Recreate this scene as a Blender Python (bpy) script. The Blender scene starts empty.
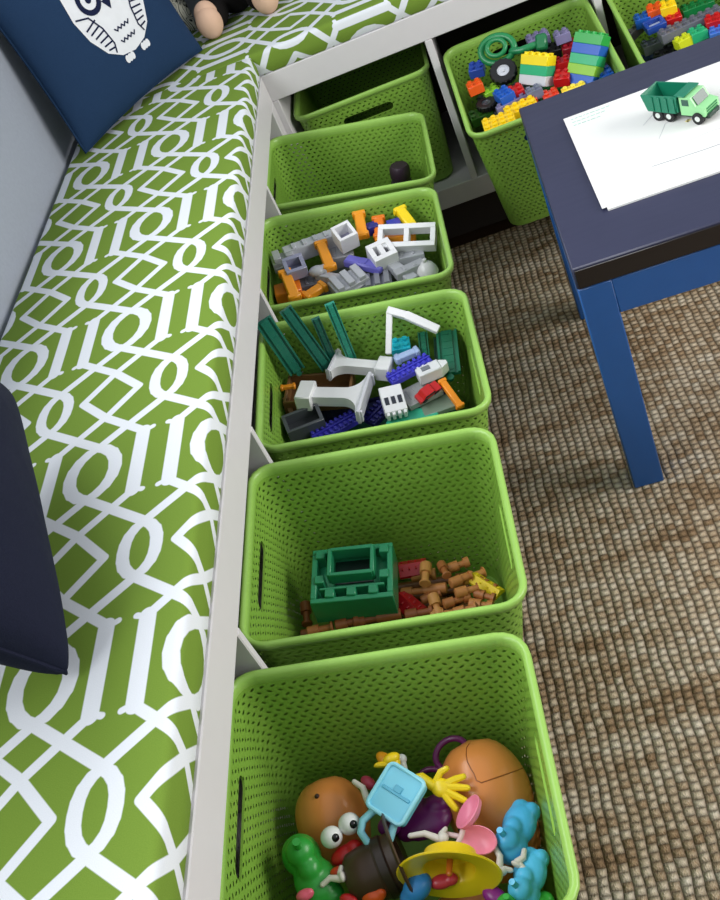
import bpy, bmesh, math, random
from mathutils import Vector, Matrix, Euler
random.seed(7)
SC = bpy.context.scene
COL = SC.collection
PI = math.pi
CAM_LOC=(0.4247,-0.7448,1.2916)
CAM_ROT=[[0.932367,0.294594,0.209536],[-0.037279,0.654868,-0.754823],[-0.359585,0.695961,0.621560]]
CAM_F=1.03467
BASKET_H=0.2760; BASKET_D=0.3450; BASKET_W=0.3210
BASKETS={
 'b5':((0.0806,-0.1777,0.1384),(0.9832,0.0127,-0.1821),(-0.0130,0.9999,0.0000),(0.1821,0.0024,0.9833)),
 'b4':((0.0941,0.1728,0.1372),(0.9857,0.0035,-0.1684),(-0.0036,1.0000,0.0000),(0.1684,0.0006,0.9857)),
 'b3':((0.0970,0.5223,0.1363),(0.9849,0.0148,-0.1725),(-0.0150,0.9999,0.0000),(0.1725,0.0026,0.9850)),
 'b2':((0.0802,0.8852,0.1386),(0.9836,0.0159,-0.1799),(-0.0161,0.9999,0.0000),(0.1799,0.0029,0.9837)),
 'b1':((0.0796,1.2389,0.1374),(0.9806,0.0020,-0.1960),(-0.0020,1.0000,0.0000),(0.1960,0.0004,0.9806)),
 'lg':((0.5342,1.3776,0.1411),(0.0170,-0.9868,-0.1609),(0.9999,0.0172,0.0000),(0.0028,-0.1608,0.9870)),
 'l2':((0.8850,1.3876,0.1427),(0.0000,-0.9870,-0.1609),(1.0000,0.0000,0.0000),(0.0000,-0.1609,0.9870)),
 'bb':((0.1810,1.6370,0.1536),(0.0000,-1.0000,-0.0000),(1.0000,0.0000,0.0000),(0.0000,-0.0000,1.0000)),}

# ------------------------------------------------------------------ helpers
def lin(c):
    c = c / 255.0
    return c / 12.92 if c <= 0.04045 else ((c + 0.055) / 1.055) ** 2.4
def rgb(r, g, b): return (lin(r), lin(g), lin(b), 1)
_m = {}
def new_mat(name):
    m = bpy.data.materials.new(name); m.use_nodes = True
    nt = m.node_tree; nt.nodes.clear()
    out = nt.nodes.new('ShaderNodeOutputMaterial'); b = nt.nodes.new('ShaderNodeBsdfPrincipled')
    nt.links.new(b.outputs[0], out.inputs[0])
    return m, nt, b, out
def plastic(r, g, b, rough=0.32, spec=0.5, bump=0.0, bscale=300, var=0.06):
    """Moulded plastic / paint: colour varies faintly with a noise, optional fine bump."""
    k = (r, g, b, rough, spec, bump, bscale, var)
    if k in _m: return _m[k]
    m, nt, p, out = new_mat('plastic_%d_%d_%d' % (r, g, b))
    tc = nt.nodes.new('ShaderNodeTexCoord'); nz = nt.nodes.new('ShaderNodeTexNoise')
    nz.inputs['Scale'].default_value = 40; nt.links.new(tc.outputs['Object'], nz.inputs['Vector'])
    mx = nt.nodes.new('ShaderNodeMix'); mx.data_type = 'RGBA'
    c = rgb(r, g, b)
    mx.inputs[6].default_value = tuple(x * (1 - var) for x in c[:3]) + (1,)
    mx.inputs[7].default_value = tuple(min(1, x * (1 + var)) for x in c[:3]) + (1,)
    nt.links.new(nz.outputs[0], mx.inputs[0]); nt.links.new(mx.outputs[2], p.inputs['Base Color'])
    p.inputs['Roughness'].default_value = rough; p.inputs['Specular IOR Level'].default_value = spec
    if bump:
        n2 = nt.nodes.new('ShaderNodeTexNoise'); n2.inputs['Scale'].default_value = bscale
        nt.links.new(tc.outputs['Object'], n2.inputs['Vector'])
        bp = nt.nodes.new('ShaderNodeBump'); bp.inputs['Strength'].default_value = bump; bp.inputs['Distance'].default_value = 0.002
        nt.links.new(n2.outputs[0], bp.inputs['Height']); nt.links.new(bp.outputs[0], p.inputs['Normal'])
    _m[k] = m
    return m
class N:
    """Tiny wrapper for building math node graphs."""
    def __init__(s, nt): s.nt = nt
    def val(s, x, sock):
        if isinstance(x, (int, float)): sock.default_value = x
        else: s.nt.links.new(x, sock)
    def m(s, op, a, b=0.0, c=0.0):
        n = s.nt.nodes.new('ShaderNodeMath'); n.operation = op
        s.val(a, n.inputs[0]); s.val(b, n.inputs[1]); s.val(c, n.inputs[2])
        return n.outputs[0]
    def mix(s, f, a, b):
        n = s.nt.nodes.new('ShaderNodeMix'); n.data_type = 'RGBA'
        s.val(f, n.inputs[0])
        for x, i in ((a, 6), (b, 7)):
            if isinstance(x, tuple): n.inputs[i].default_value = x
            else: s.nt.links.new(x, n.inputs[i])
        return n.outputs[2]
    def uv(s):
        n = s.nt.nodes.new('ShaderNodeUVMap'); n.uv_map = 'UVMap'
        x = s.nt.nodes.new('ShaderNodeSeparateXYZ'); s.nt.links.new(n.outputs[0], x.inputs[0])
        return x.outputs[0], x.outputs[1]
    def obj(s):
        n = s.nt.nodes.new('ShaderNodeTexCoord')
        x = s.nt.nodes.new('ShaderNodeSeparateXYZ'); s.nt.links.new(n.outputs['Object'], x.inputs[0])
        return n.outputs['Object'], x.outputs[0], x.outputs[1], x.outputs[2]
    def comb(s, x, y, z=0.0):
        n = s.nt.nodes.new('ShaderNodeCombineXYZ')
        s.val(x, n.inputs[0]); s.val(y, n.inputs[1]); s.val(z, n.inputs[2]); return n.outputs[0]
    def noise(s, vec, scale, detail=2.0, rough=0.5):
        n = s.nt.nodes.new('ShaderNodeTexNoise'); s.nt.links.new(vec, n.inputs['Vector'])
        n.inputs['Scale'].default_value = scale; n.inputs['Detail'].default_value = detail; n.inputs['Roughness'].default_value = rough
        return n.outputs[0]
    def ramp(s, f, stops):
        n = s.nt.nodes.new('ShaderNodeValToRGB'); s.nt.links.new(f, n.inputs[0])
        e = n.color_ramp.elements
        while len(e) < len(stops): e.new(0.5)
        for i, (p, c) in enumerate(stops): e[i].position = p; e[i].color = c
        return n.outputs[0]
    def bump(s, h, strength, dist, p):
        n = s.nt.nodes.new('ShaderNodeBump'); n.inputs['Strength'].default_value = strength; n.inputs['Distance'].default_value = dist
        s.nt.links.new(h, n.inputs['Height']); s.nt.links.new(n.outputs[0], p.inputs['Normal'])

class MB:
    """Collects shapes into one mesh."""
    def __init__(s): s.b = bmesh.new()
    def _x(s, vs, M):
        if M is not None: bmesh.ops.transform(s.b, matrix=M, verts=vs)
    def box(s, c, d, bev=0.0, M=None, seg=1):
        r = bmesh.ops.create_cube(s.b, size=1.0)
        vs = r['verts']
        for v in vs: v.co = Vector((v.co.x * d[0] + c[0], v.co.y * d[1] + c[1], v.co.z * d[2] + c[2]))
        if bev:
            es = list({e for v in vs for e in v.link_edges})
            q = bmesh.ops.bevel(s.b, geom=es, offset=min(bev, min(d) * .45), segments=seg, affect='EDGES', profile=.5)
            vs = list({v for f in q['faces'] for v in f.verts} | {v for v in vs if v.is_valid})
        s._x(vs, M); return s
    def cyl(s, p0, p1, r, r1=None, n=16):
        p0, p1 = Vector(p0), Vector(p1); d = p1 - p0
        M = Matrix.Translation((p0 + p1) / 2) @ d.to_track_quat('Z', 'Y').to_matrix().to_4x4()
        bmesh.ops.create_cone(s.b, cap_ends=True, segments=n, radius1=r, radius2=r if r1 is None else r1, depth=d.length, matrix=M); return s
    def ell(s, c, r, u=20, v=14, M=None):
        if isinstance(r, (int, float)): r = (r, r, r)
        q = bmesh.ops.create_uvsphere(s.b, u_segments=u, v_segments=v, radius=1.0)
        K = Matrix.Translation(c) @ (M if M is not None else Matrix()) @ Matrix.Diagonal((r[0], r[1], r[2], 1))
        bmesh.ops.transform(s.b, matrix=K, verts=q['verts']); return s
    def prism(s, poly, z0, z1, M=None):
        a = [s.b.verts.new((x, y, z0)) for x, y in poly]; b = [s.b.verts.new((x, y, z1)) for x, y in poly]
        s.b.faces.new(a[::-1]); s.b.faces.new(b); n = len(poly)
        for i in range(n): s.b.faces.new((a[i], a[(i + 1) % n], b[(i + 1) % n], b[i]))
        s._x(a + b, M); return s
    def tube(s, path, r, n=10, closed=False):
        P = [Vector(p) for p in path]; k = len(P); rings = []
        rr = r if isinstance(r, (list, tuple)) else [r] * k
        ref = None
        for i in range(k):
            if closed: t = P[(i + 1) % k] - P[i - 1]
            else: t = P[min(i + 1, k - 1)] - P[max(i - 1, 0)]
            t.normalize()
            if ref is None: ref = t.orthogonal()
            a = (ref - t * ref.dot(t)).normalized(); ref = a; b = t.cross(a)
            rings.append([s.b.verts.new(P[i] + (a * math.cos(2 * PI * j / n) + b * math.sin(2 * PI * j / n)) * rr[i]) for j in range(n)])
        for i in range(k if closed else k - 1):
            A, B = rings[i], rings[(i + 1) % k]
            for j in range(n): s.b.faces.new((A[j], A[(j + 1) % n], B[(j + 1) % n], B[j]))
        if not closed:
            s.b.faces.new(rings[0][::-1]); s.b.faces.new(rings[-1])
            for e in (0, -1): s.ell(P[e], rr[e] * .98, n, 6)
        return s
    def lathe(s, prof, n=28, M=None, flat=1.0):
        rings = []; vs = []
        for r, z in prof:
            if r < 1e-6: ring = [s.b.verts.new((0, 0, z))]
            else: ring = [s.b.verts.new((r * math.cos(2 * PI * j / n), flat * r * math.sin(2 * PI * j / n), z)) for j in range(n)]
            rings.append(ring); vs += ring
        for A, B in zip(rings, rings[1:]):
            for j in range(n):
                k = (j + 1) % n
                if len(A) == 1 and len(B) == 1: continue
                if len(A) == 1: s.b.faces.new((A[0], B[k], B[j]))
                elif len(B) == 1: s.b.faces.new((A[j], A[k], B[0]))
                else: s.b.faces.new((A[j], A[k], B[k], B[j]))
        s._x(vs, M); return s
    def obj(s, name, mat, parent=None, smooth=True, sharp=40, uv=None):
        bmesh.ops.recalc_face_normals(s.b, faces=s.b.faces[:])
        me = bpy.data.meshes.new(name)
        if uv:
            L = s.b.loops.layers.uv.new('UVMap')
            for f in s.b.faces:
                for l in f.loops: l[L].uv = uv(l.vert.co, f.normal)
        s.b.to_mesh(me); s.b.free()
        if smooth:
            for p in me.polygons: p.use_smooth = True
            me.set_sharp_from_angle(angle=math.radians(sharp))
        me.materials.append(mat)
        o = bpy.data.objects.new(name, me); COL.objects.link(o)
        if parent: o.parent = parent
        return o
def tag(o, label=None, cat=None, group=None, kind=None):
    if label: o['label'] = label
    if cat: o['category'] = cat
    if group: o['group'] = group
    if kind: o['kind'] = kind
    return o
def empty(name, label, cat, group=None):
    o = bpy.data.objects.new(name, None); o.empty_display_size = .05; COL.objects.link(o)
    return tag(o, label, cat, group)
def basis(A, B, up, drop=0.0, at='mid', roll=0.0):
    """Matrix whose x axis runs from A to B and whose z axis is as near to up as it can be."""
    A, B, up = Vector(A), Vector(B), Vector(up)
    x = (B - A).normalized(); z = (up - x * up.dot(x)).normalized(); y = z.cross(x)
    if roll:
        q = Matrix.Rotation(roll, 3, x); z = q @ z; y = q @ y
    o = (A + B) / 2 if at == 'mid' else A
    o = o - z * drop
    return Matrix(((x.x, y.x, z.x, o.x), (x.y, y.y, z.y, o.y), (x.z, y.z, z.z, o.z), (0, 0, 0, 1)))
def pose(o, A, B, up=(0, 0, 1), drop=0.0, at='mid', roll=0.0, group=None):
    o.matrix_world = basis(A, B, up, drop, at, roll)
    if group: o['group'] = group
    return o
def aim(o, P, k, yaw=0.0, roll=0.0, pitch=0.0, drop=0.0):
    """Stand o at P on the tilted floor of basket k, turned by yaw about that floor's normal, then leaned."""
    _, U, V, Nn = BASKETS[k]
    U, V, Nn = Vector(U), Vector(V), Vector(Nn)
    Rm = Matrix((U, V, Nn)).transposed() @ Matrix.Rotation(yaw, 3, 'Z') @ Matrix.Rotation(pitch, 3, 'Y') @ Matrix.Rotation(roll, 3, 'X')
    o.matrix_world = Matrix.Translation(Vector(P) - (Rm @ Vector((0, 0, 1))) * drop) @ Rm.to_4x4()
    return o
NRM = {k: v[3] for k, v in BASKETS.items()}
def copy_tree(o, parent=None):
    c = o.copy(); COL.objects.link(c)
    if parent: c.parent = parent
    for ch in list(o.children): copy_tree(ch, c)
    return c

# ------------------------------------------------------------------ materials of the place
def fabric_trellis():
    m, nt, p, out = new_mat('trellis_fabric'); n = N(nt)
    u, v = n.uv()
    PX, PY = .172, .313
    def fold(x, per, off):
        t = n.m('ADD', n.m('DIVIDE', n.m('ADD', x, off), per), .5)
        return n.m('MULTIPLY', n.m('ABSOLUTE', n.m('SUBTRACT', n.m('FRACT', t), .5)), per)
    a = fold(u, PX, .0555); b = fold(v, PY, .107)
    segs = [((.0235, 0), (.0235, .055), .0098), ((.0225, .0530), (.0105, .0575), .0040),
            ((.0235, .055), (.086, .108), .0062), ((.086, .108), (.0440, .1565), .0062),
            ((0, .1145), (.086, .0475), .0068),
            ((0, .1145), (.0095, .1225), .0070), ((.0095, .1225), (.0160, .1325), .0074), ((.0160, .1325), (.0192, .1440), .0078), ((.0192, .1440), (.0200, .1565), .0080),
            ((.086, .0475), (.0735, .0405), .0074), ((.0735, .0405), (.0635, .0300), .0082), ((.0635, .0300), (.0570, .0160), .0088), ((.0570, .0160), (.0548, 0), .0093)]
    P = n.comb(a, b); best = None
    def vm(op, x, y=None, sc=None):
        k = nt.nodes.new('ShaderNodeVectorMath'); k.operation = op
        for q, s in ((x, 0), (y, 1)):
            if q is None: continue
            if isinstance(q, tuple): k.inputs[s].default_value = q
            else: nt.links.new(q, k.inputs[s])
        if sc is not None: nt.links.new(sc, k.inputs[3])
        return k.outputs[1] if op in ('DOT_PRODUCT', 'LENGTH') else k.outputs[0]
    for (x0, y0), (x1, y1), w in segs:
        d = Vector((x1 - x0, y1 - y0, 0)); L2 = d.length_squared
        pa = vm('SUBTRACT', P, (x0, y0, 0))
        h = nt.nodes.new('ShaderNodeMath'); h.operation = 'MULTIPLY'; h.use_clamp = True
        nt.links.new(vm('DOT_PRODUCT', pa, tuple(d)), h.inputs[0]); h.inputs[1].default_value = 1 / L2
        sc = nt.nodes.new('ShaderNodeVectorMath'); sc.operation = 'SCALE'; sc.inputs[0].default_value = tuple(d)
        nt.links.new(h.outputs[0], sc.inputs[3])
        q = n.m('SUBTRACT', vm('LENGTH', vm('SUBTRACT', pa, sc.outputs[0])), w)
        best = q if best is None else n.m('MINIMUM', best, q)
    f = nt.nodes.new('ShaderNodeMapRange'); f.inputs[1].default_value = -.0006; f.inputs[2].default_value = .0006
    nt.links.new(best, f.inputs[0])
    vec = n.comb(u, v); wv = n.noise(vec, 900, 1)
    green = n.mix(wv, rgb(102, 130, 44), rgb(118, 146, 58)); white = n.mix(wv, rgb(212, 216, 222), rgb(226, 230, 234))
    nt.links.new(n.mix(f.outputs[0], white, green), p.inputs['Base Color'])
    p.inputs['Roughness'].default_value = .85; p.inputs['Specular IOR Level'].default_value = .15
    n.bump(wv, .25, .0006, p)
    return m
def basket_mat():
    m, nt, p, out = new_mat('woven_green_plastic'); n = N(nt)
    u, v = n.uv()
    rh, cw = .0086, .0118
    r = n.m('FLOOR', n.m('DIVIDE', v, rh)); odd = n.m('MODULO', r, 2.0)
    f = n.m('SUBTRACT', n.m('FRACT', n.m('ADD', n.m('DIVIDE', u, cw), n.m('MULTIPLY', odd, .5))), .5)
    g = n.m('SUBTRACT', n.m('FRACT', n.m('DIVIDE', v, rh)), .5)
    sgn = n.m('SUBTRACT', n.m('MULTIPLY', odd, 2.0), 1.0)
    fa = n.m('ADD', f, n.m('MULTIPLY', n.m('MULTIPLY', g, sgn), .55))
    d = n.m('SQRT', n.m('ADD', n.m('POWER', n.m('MULTIPLY', fa, 1.0), 2.0), n.m('POWER', n.m('MULTIPLY', g, .8), 2.0)))
    inside = n.m('MULTIPLY', n.m('GREATER_THAN', v, .018), n.m('LESS_THAN', v, BASKET_H - .020))
    hole = n.m('MULTIPLY', n.m('LESS_THAN', d, .185), inside)
    hgt = n.m('MULTIPLY', n.m('MINIMUM', d, .5), inside)
    nz = n.noise(n.comb(u, v), 60, 2)
    nt.links.new(n.mix(nz, rgb(118, 160, 56), rgb(130, 172, 70)), p.inputs['Base Color'])
    p.inputs['Roughness'].default_value = .38; p.inputs['Specular IOR Level'].default_value = .4
    n.bump(hgt, .22, .003, p)
    tr = nt.nodes.new('ShaderNodeBsdfTransparent'); mx = nt.nodes.new('ShaderNodeMixShader')
    nt.links.new(hole, mx.inputs[0]); nt.links.new(p.outputs[0], mx.inputs[1]); nt.links.new(tr.outputs[0], mx.inputs[2])
    nt.links.new(mx.outputs[0], out.inputs[0])
    return m
def rug_mat():
    m, nt, p, out = new_mat('woven_jute'); n = N(nt)
    vec, x, y, z = n.obj()
    wob = n.m('MULTIPLY', n.m('SUBTRACT', n.noise(vec, 22, 3), .5), .008)
    xx = n.m('DIVIDE', n.m('ADD', x, wob), .0142); yy = n.m('DIVIDE', n.m('ADD', y, n.m('MULTIPLY', wob, -.8)), .0122)
    col = n.m('FLOOR', xx); yc = n.m('ADD', yy, n.m('MULTIPLY', n.m('MODULO', col, 2.0), .35)); row = n.m('FLOOR', yc)
    fx = n.m('ABSOLUTE', n.m('SUBTRACT', n.m('FRACT', xx), .5)); fy = n.m('ABSOLUTE', n.m('SUBTRACT', n.m('FRACT', yc), .5))
    hx = n.m('COSINE', n.m('MULTIPLY', fx, PI)); hy = n.m('COSINE', n.m('MULTIPLY', fy, PI * .9))
    h = n.m('POWER', n.m('MULTIPLY', hx, hy), .7)
    wn = nt.nodes.new('ShaderNodeTexWhiteNoise'); wn.noise_dimensions = '2D'
    nt.links.new(n.comb(col, row), wn.inputs['Vector'])
    stre = n.noise(n.comb(n.m('MULTIPLY', x, 2.6), n.m('MULTIPLY', y, 17.0)), 1.0, 3, .6)
    fib = n.noise(n.comb(n.m('MULTIPLY', x, 500.0), n.m('MULTIPLY', y, 260.0)), 1.0, 3)
    t = n.m('ADD', n.m('ADD', n.m('MULTIPLY', wn.outputs[0], .24), n.m('MULTIPLY', stre, .75)), n.m('MULTIPLY', fib, .34))
    c = n.ramp(t, [(.32, rgb(112, 82, 54)), (.53, rgb(172, 144, 112)), (.70, rgb(214, 194, 166)), (.93, rgb(240, 228, 208))])
    nt.links.new(n.mix(n.m('MULTIPLY', n.m('SUBTRACT', 1.0, h), .84), c, rgb(64, 48, 32)), p.inputs['Base Color'])
    p.inputs['Roughness'].default_value = .95; p.inputs['Specular IOR Level'].default_value = .1
    n.bump(n.m('ADD', h, n.m('MULTIPLY', fib, .5)), 1.0, .006, p)
    return m
def floor_mat():
    m, nt, p, out = new_mat('dark_floorboards'); n = N(nt)
    vec, x, y, z = n.obj()
    b = n.m('DIVIDE', y, .09); row = n.m('FLOOR', b); fr = n.m('FRACT', b)
    gap = n.m('LESS_THAN', fr, .03)
    gr = n.noise(n.comb(n.m('MULTIPLY', x, 3.0), n.m('MULTIPLY', y, 40.0), row), 1.0, 4)
    c = n.mix(gr, rgb(40, 26, 18), rgb(74, 48, 32))
    nt.links.new(n.mix(gap, c, rgb(14, 10, 8)), p.inputs['Base Color']); p.inputs['Roughness'].default_value = .4
    return m
def damask_mat():
    m, nt, p, out = new_mat('swirled_fabric'); n = N(nt)
    vec, x, y, z = n.obj()
    w = nt.nodes.new('ShaderNodeTexNoise'); w.inputs['Scale'].default_value = 16; w.inputs['Distortion'].default_value = 2.2; w.inputs['Detail'].default_value = 0
    nt.links.new(vec, w.inputs['Vector'])
    s = n.m('ABSOLUTE', n.m('SINE', n.m('MULTIPLY', w.outputs[0], 34.0)))
    nt.links.new(n.ramp(s, [(.30, rgb(40, 44, 46)), (.42, rgb(176, 176, 160)), (.9, rgb(206, 206, 192))]), p.inputs['Base Color'])
    p.inputs['Roughness'].default_value = .9
    return m
def navy_fabric(r, g, b):
    m, nt, p, out = new_mat('navy_cotton'); n = N(nt)
    vec, x, y, z = n.obj()
    nz = n.noise(vec, 700, 1); soft = n.noise(vec, 9, 3)
    nt.links.new(n.mix(nz, rgb(r - 6, g - 6, b - 6), rgb(r + 8, g + 8, b + 8)), p.inputs['Base Color'])
    p.inputs['Roughness'].default_value = .85; p.inputs['Specular IOR Level'].default_value = .2
    n.bump(n.m('ADD', n.m('MULTIPLY', soft, 6.0), n.m('MULTIPLY', nz, .3)), .35, .004, p)
    return m
def tabletop_mat():
    m, nt, p, out = new_mat('navy_satin_paint'); n = N(nt)
    vec, x, y, z = n.obj()
    nz = n.noise(vec, 7, 4, .6); sc = n.noise(n.comb(n.m('MULTIPLY', x, 8.0), n.m('MULTIPLY', y, 90.0)), 1.0, 3)
    nt.links.new(n.mix(nz, rgb(40, 42, 66), rgb(54, 56, 82)), p.inputs['Base Color'])
    nt.links.new(n.m('ADD', n.m('MULTIPLY', sc, .18), .34), p.inputs['Roughness'])
    p.inputs['Specular IOR Level'].default_value = .5
    return m
def wall_mat():
    m, nt, p, out = new_mat('painted_plaster'); n = N(nt)
    vec, x, y, z = n.obj()
    nz = n.noise(vec, 160, 2)
    nt.links.new(n.mix(nz, rgb(150, 156, 168), rgb(160, 166, 178)), p.inputs['Base Color'])
    p.inputs['Roughness'].default_value = .8; n.bump(nz, .12, .001, p)
    return m
TRELLIS, GREEN_WEAVE, JUTE, BOARDS, WALLP = fabric_trellis(), basket_mat(), rug_mat(), floor_mat(), wall_mat()
WHITE_PAINT = plastic(206, 203, 204, .42, .4, .05, 60, .02)
DARK_BACK = plastic(58, 48, 42, .7)  # cubby shade put into the back panels' colour; the plinths share it

# ------------------------------------------------------------------ the room
ZB, BT = .4889, .0595                # underside and thickness of the bench tops
ZT = ZB + BT
ZS0, ZS1 = .1021, .1521              # bottom boards
YB = 1.4525                          # front of the far bench
XW, YW = -.415, 1.862
PITCH = .351
def struct(name, mb, mat): return tag(mb.obj(name, mat, None, False), kind='structure')
struct('floor', MB().box((1.2, -.4, -.032), (3.6, 5.0, .04)), BOARDS)
WY0, WY1, WZ0, WZ1 = -.95, 1.05, 1.02, 2.15
b = MB()
b.box((XW - .05, -.4, WZ0 / 2), (.1, 5.0, WZ0)); b.box((XW - .05, -.4, (WZ1 + 2.5) / 2), (.1, 5.0, 2.5 - WZ1))
b.box((XW - .05, (-2.9 + WY0) / 2, (WZ0 + WZ1) / 2), (.1, WY0 + 2.9, WZ1 - WZ0))
b.box((XW - .05, (WY1 + 2.1) / 2, (WZ0 + WZ1) / 2), (.1, 2.1 - WY1, WZ1 - WZ0))
struct('wall_left', b, WALLP)
struct('wall_back', MB().box(((XW + 3.0) / 2, YW + .05, 1.25), (3.0 - XW, .1, 2.5)), WALLP)
b = MB()
for y in (WY0 + .025, (WY0 + WY1) / 2, WY1 - .025): b.box((XW - .05, y, (WZ0 + WZ1) / 2), (.06, .05, WZ1 - WZ0))
for z in (WZ0 + .025, (WZ0 + WZ1) / 2, WZ1 - .025):
    for y0, y1 in ((WY0 + .05, (WY0 + WY1) / 2 - .025), ((WY0 + WY1) / 2 + .025, WY1 - .05)): b.box((XW - .05, (y0 + y1) / 2, z), (.05, y1 - y0, .05 if z != (WZ0 + WZ1) / 2 else .025))
b.box((XW + .02, (WY0 + WY1) / 2, WZ0 - .0125), (.04, WY1 - WY0 + .1, .025))
struct('window_1', b, WHITE_PAINT)
struct('wall_right', MB().box((3.05, -.4, .30), (.1, 5.0, .60)).box((3.05, -.4, 2.30), (.1, 5.0, .40)).box((3.05, -1.95, 1.35), (.1, 1.9, 1.5)).box((3.05, 1.60, 1.35), (.1, 1.0, 1.5)), WALLP)
b = MB()
for y in (-.975, .05, 1.075): b.box((3.05, y, 1.35), (.06, .05, 1.5))
for z in (.625, 2.075):
    for y in (-.4625, .5625): b.box((3.05, y, z), (.05, .975, .05))
struct('window_2', b, WHITE_PAINT)
rug = MB().box((1.03, .12, -.006), (1.96, 2.66, .012), .003).obj('area_rug', JUTE)
tag(rug, 'woven brown and tan jute rug covering the floor in front of the benches', 'rug')

# ------------------------------------------------------------------ the benches
def bench(name, label, parts):
    r = empty(name, label, 'storage bench', 'white storage benches')
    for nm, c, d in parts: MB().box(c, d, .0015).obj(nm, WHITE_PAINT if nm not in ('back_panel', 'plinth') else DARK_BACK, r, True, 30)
    return r
XB = XW + .004
YN = -1.15
def span(x0, x1, y0, y1, z0, z1): return (((x0 + x1) / 2, (y0 + y1) / 2, (z0 + z1) / 2), (x1 - x0, y1 - y0, z1 - z0))
pl = [('top_board',) + span(XB, 0, YN, YB - .001, ZB, ZT), ('bottom_board',) + span(XB, 0, YN, YB - .001, ZS0, ZS1),
      ('back_panel',) + span(XB, XB + .006, YN + .05, YB - .051, ZS1, ZB), ('plinth',) + span(XB + .02, -.06, YN + .03, YB - .03, -.012, ZS0),
      ('side_panel',) + span(XB, 0, 4 * PITCH - .001, YB - .001, ZS1, ZB), ('side_panel',) + span(XB, 0, YN, YN + .05, ZS1, ZB)]
for k in range(-2, 4): e = .010 if k == 3 else 0; pl.append(('divider',) + span(XB + .006, 0, k * PITCH - .012 + e, k * PITCH + e, ZS1, ZB))
bench('storage_bench', 'long low white cubby bench running along the left wall', pl)
XD = .3481; XE = 1.78
YBK = YW - .004
pl = [('top_board',) + span(XB, XE, YB, YBK, ZB, ZT), ('bottom_board',) + span(XB, XE, YB, YBK, ZS0, ZS1),
      ('back_panel',) + span(XB + .05, XE - .05, YBK - .006, YBK, ZS1, ZB), ('plinth',) + span(XB + .03, XE - .03, YB + .06, YBK - .02, -.012, ZS0),
      ('side_panel',) + span(XB, XB + .05, YB, YBK, ZS1, ZB), ('side_panel',) + span(XE - .05, XE, YB, YBK, ZS1, ZB),
      ('side_panel',) + span(-.037, .0131, YB, YBK - .006, ZS1, ZB)]
for k in range(0, 4): pl.append(('divider',) + span(XD + k * PITCH, XD + k * PITCH + .016, YB, YBK - .006, ZS1, ZB))
bench('storage_bench', 'white cubby bench along the far wall, meeting the left bench at the corner', pl)

# ------------------------------------------------------------------ bench cushions: profile swept along the bench, cloth unrolled over the front edge
def cushion(depth, length, th, crown):
    """Local: x from -depth (wall) to 0 (front), y from 0 to length, z up. UV = unrolled cloth."""
    prof = []; R = .012
    prof += [(-.004, 0.0), (0.0, .004)]
    prof.append((.002, th * .5))
    for i in range(7):
        a = i / 6 * PI / 2; prof.append((-R + R * math.cos(a), th - R + R * math.sin(a)))
    for i in range(1, 13):
        x = -R - (depth - 2 * R) * i / 12; s = min(1, i / 6)
        prof.append((x, th + crown * math.sin(PI * i / 12) ** .8 if i < 12 else th))
    for i in range(1, 7):
        a = PI / 2 + i / 6 * PI / 2; prof.append((-depth + R + R * math.cos(a), th - R + R * math.sin(a)))
    prof += [(-depth, .003), (-depth + .003, 0.0)]
    s = [0.0]
    for p0, p1 in zip(prof, prof[1:]): s.append(s[-1] + math.dist(p0, p1))
    fi = 3 + 6                       # profile index at the front top edge
    ys = [0, .004] + [length * i / 40 for i in range(1, 40)] + [length - .004, length]
    bm = bmesh.new(); L = bm.loops.layers.uv.new('UVMap'); rings = []
    for j, y in enumerate(ys):
        k = .985 if j in (0, len(ys) - 1) else 1.0
        rings.append([bm.verts.new((x * 1.0, y, z * k)) for x, z in prof])
    n = len(prof)
    def fc(vs, uvs):
        f = bm.faces.new(vs)
        for l, q in zip(f.loops, uvs): l[L].uv = q
        f.smooth = True
    uu = [-(t - s[fi]) for t in s]
    for j in range(len(ys) - 1):
        for i in range(n - 1):
            fc((rings[j][i], rings[j][i + 1], rings[j + 1][i + 1], rings[j + 1][i]), ((uu[i], ys[j]), (uu[i + 1], ys[j]), (uu[i + 1], ys[j + 1]), (uu[i], ys[j + 1])))
        fc((rings[j][n - 1], rings[j][0], rings[j + 1][0], rings[j + 1][n - 1]), ((0, 0),) * 4)
    for ring, sg in ((rings[0], 1), (rings[-1], -1)):
        fc(ring if sg > 0 else ring[::-1], [(v.co.x, v.co.z) for v in (ring if sg > 0 else ring[::-1])])
    bmesh.ops.recalc_face_normals(bm, faces=bm.faces[:])
    return bm
def cushion_obj(bm, label):
    me = bpy.data.meshes.new('bench_cushion'); bm.to_mesh(me); bm.free(); me.materials.append(TRELLIS)
    me.set_sharp_from_angle(angle=math.radians(50))
    o = bpy.data.objects.new('bench_cushion', me); COL.objects.link(o)
    return tag(o, label, 'cushion', 'trellis print bench cushions')
CT = .049
bm = cushion(.405, YB - .003 - YN, CT, .004)
L = bm.loops.layers.uv['UVMap']
for f in bm.faces:
    for l in f.loops: l[L].uv = (l[L].uv[0], l[L].uv[1] + YN)
o = cushion_obj(bm, 'long green and white trellis print cushion on the left bench'); o.location = (-.002, YN, ZT)
bm = cushion(.400, XE - XB - .006, CT, .004)
L = bm.loops.layers.uv['UVMap']
for f in bm.faces:
    for l in f.loops: l[L].uv = (l[L].uv[0] - .05, l[L].uv[1] + .18)
o = cushion_obj(bm, 'green and white trellis print cushion on the far bench')
o.matrix_world = Matrix.Translation((XB + .003, YB + .002, ZT)) @ Matrix.Rotation(-PI / 2, 4, 'Z')
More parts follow.
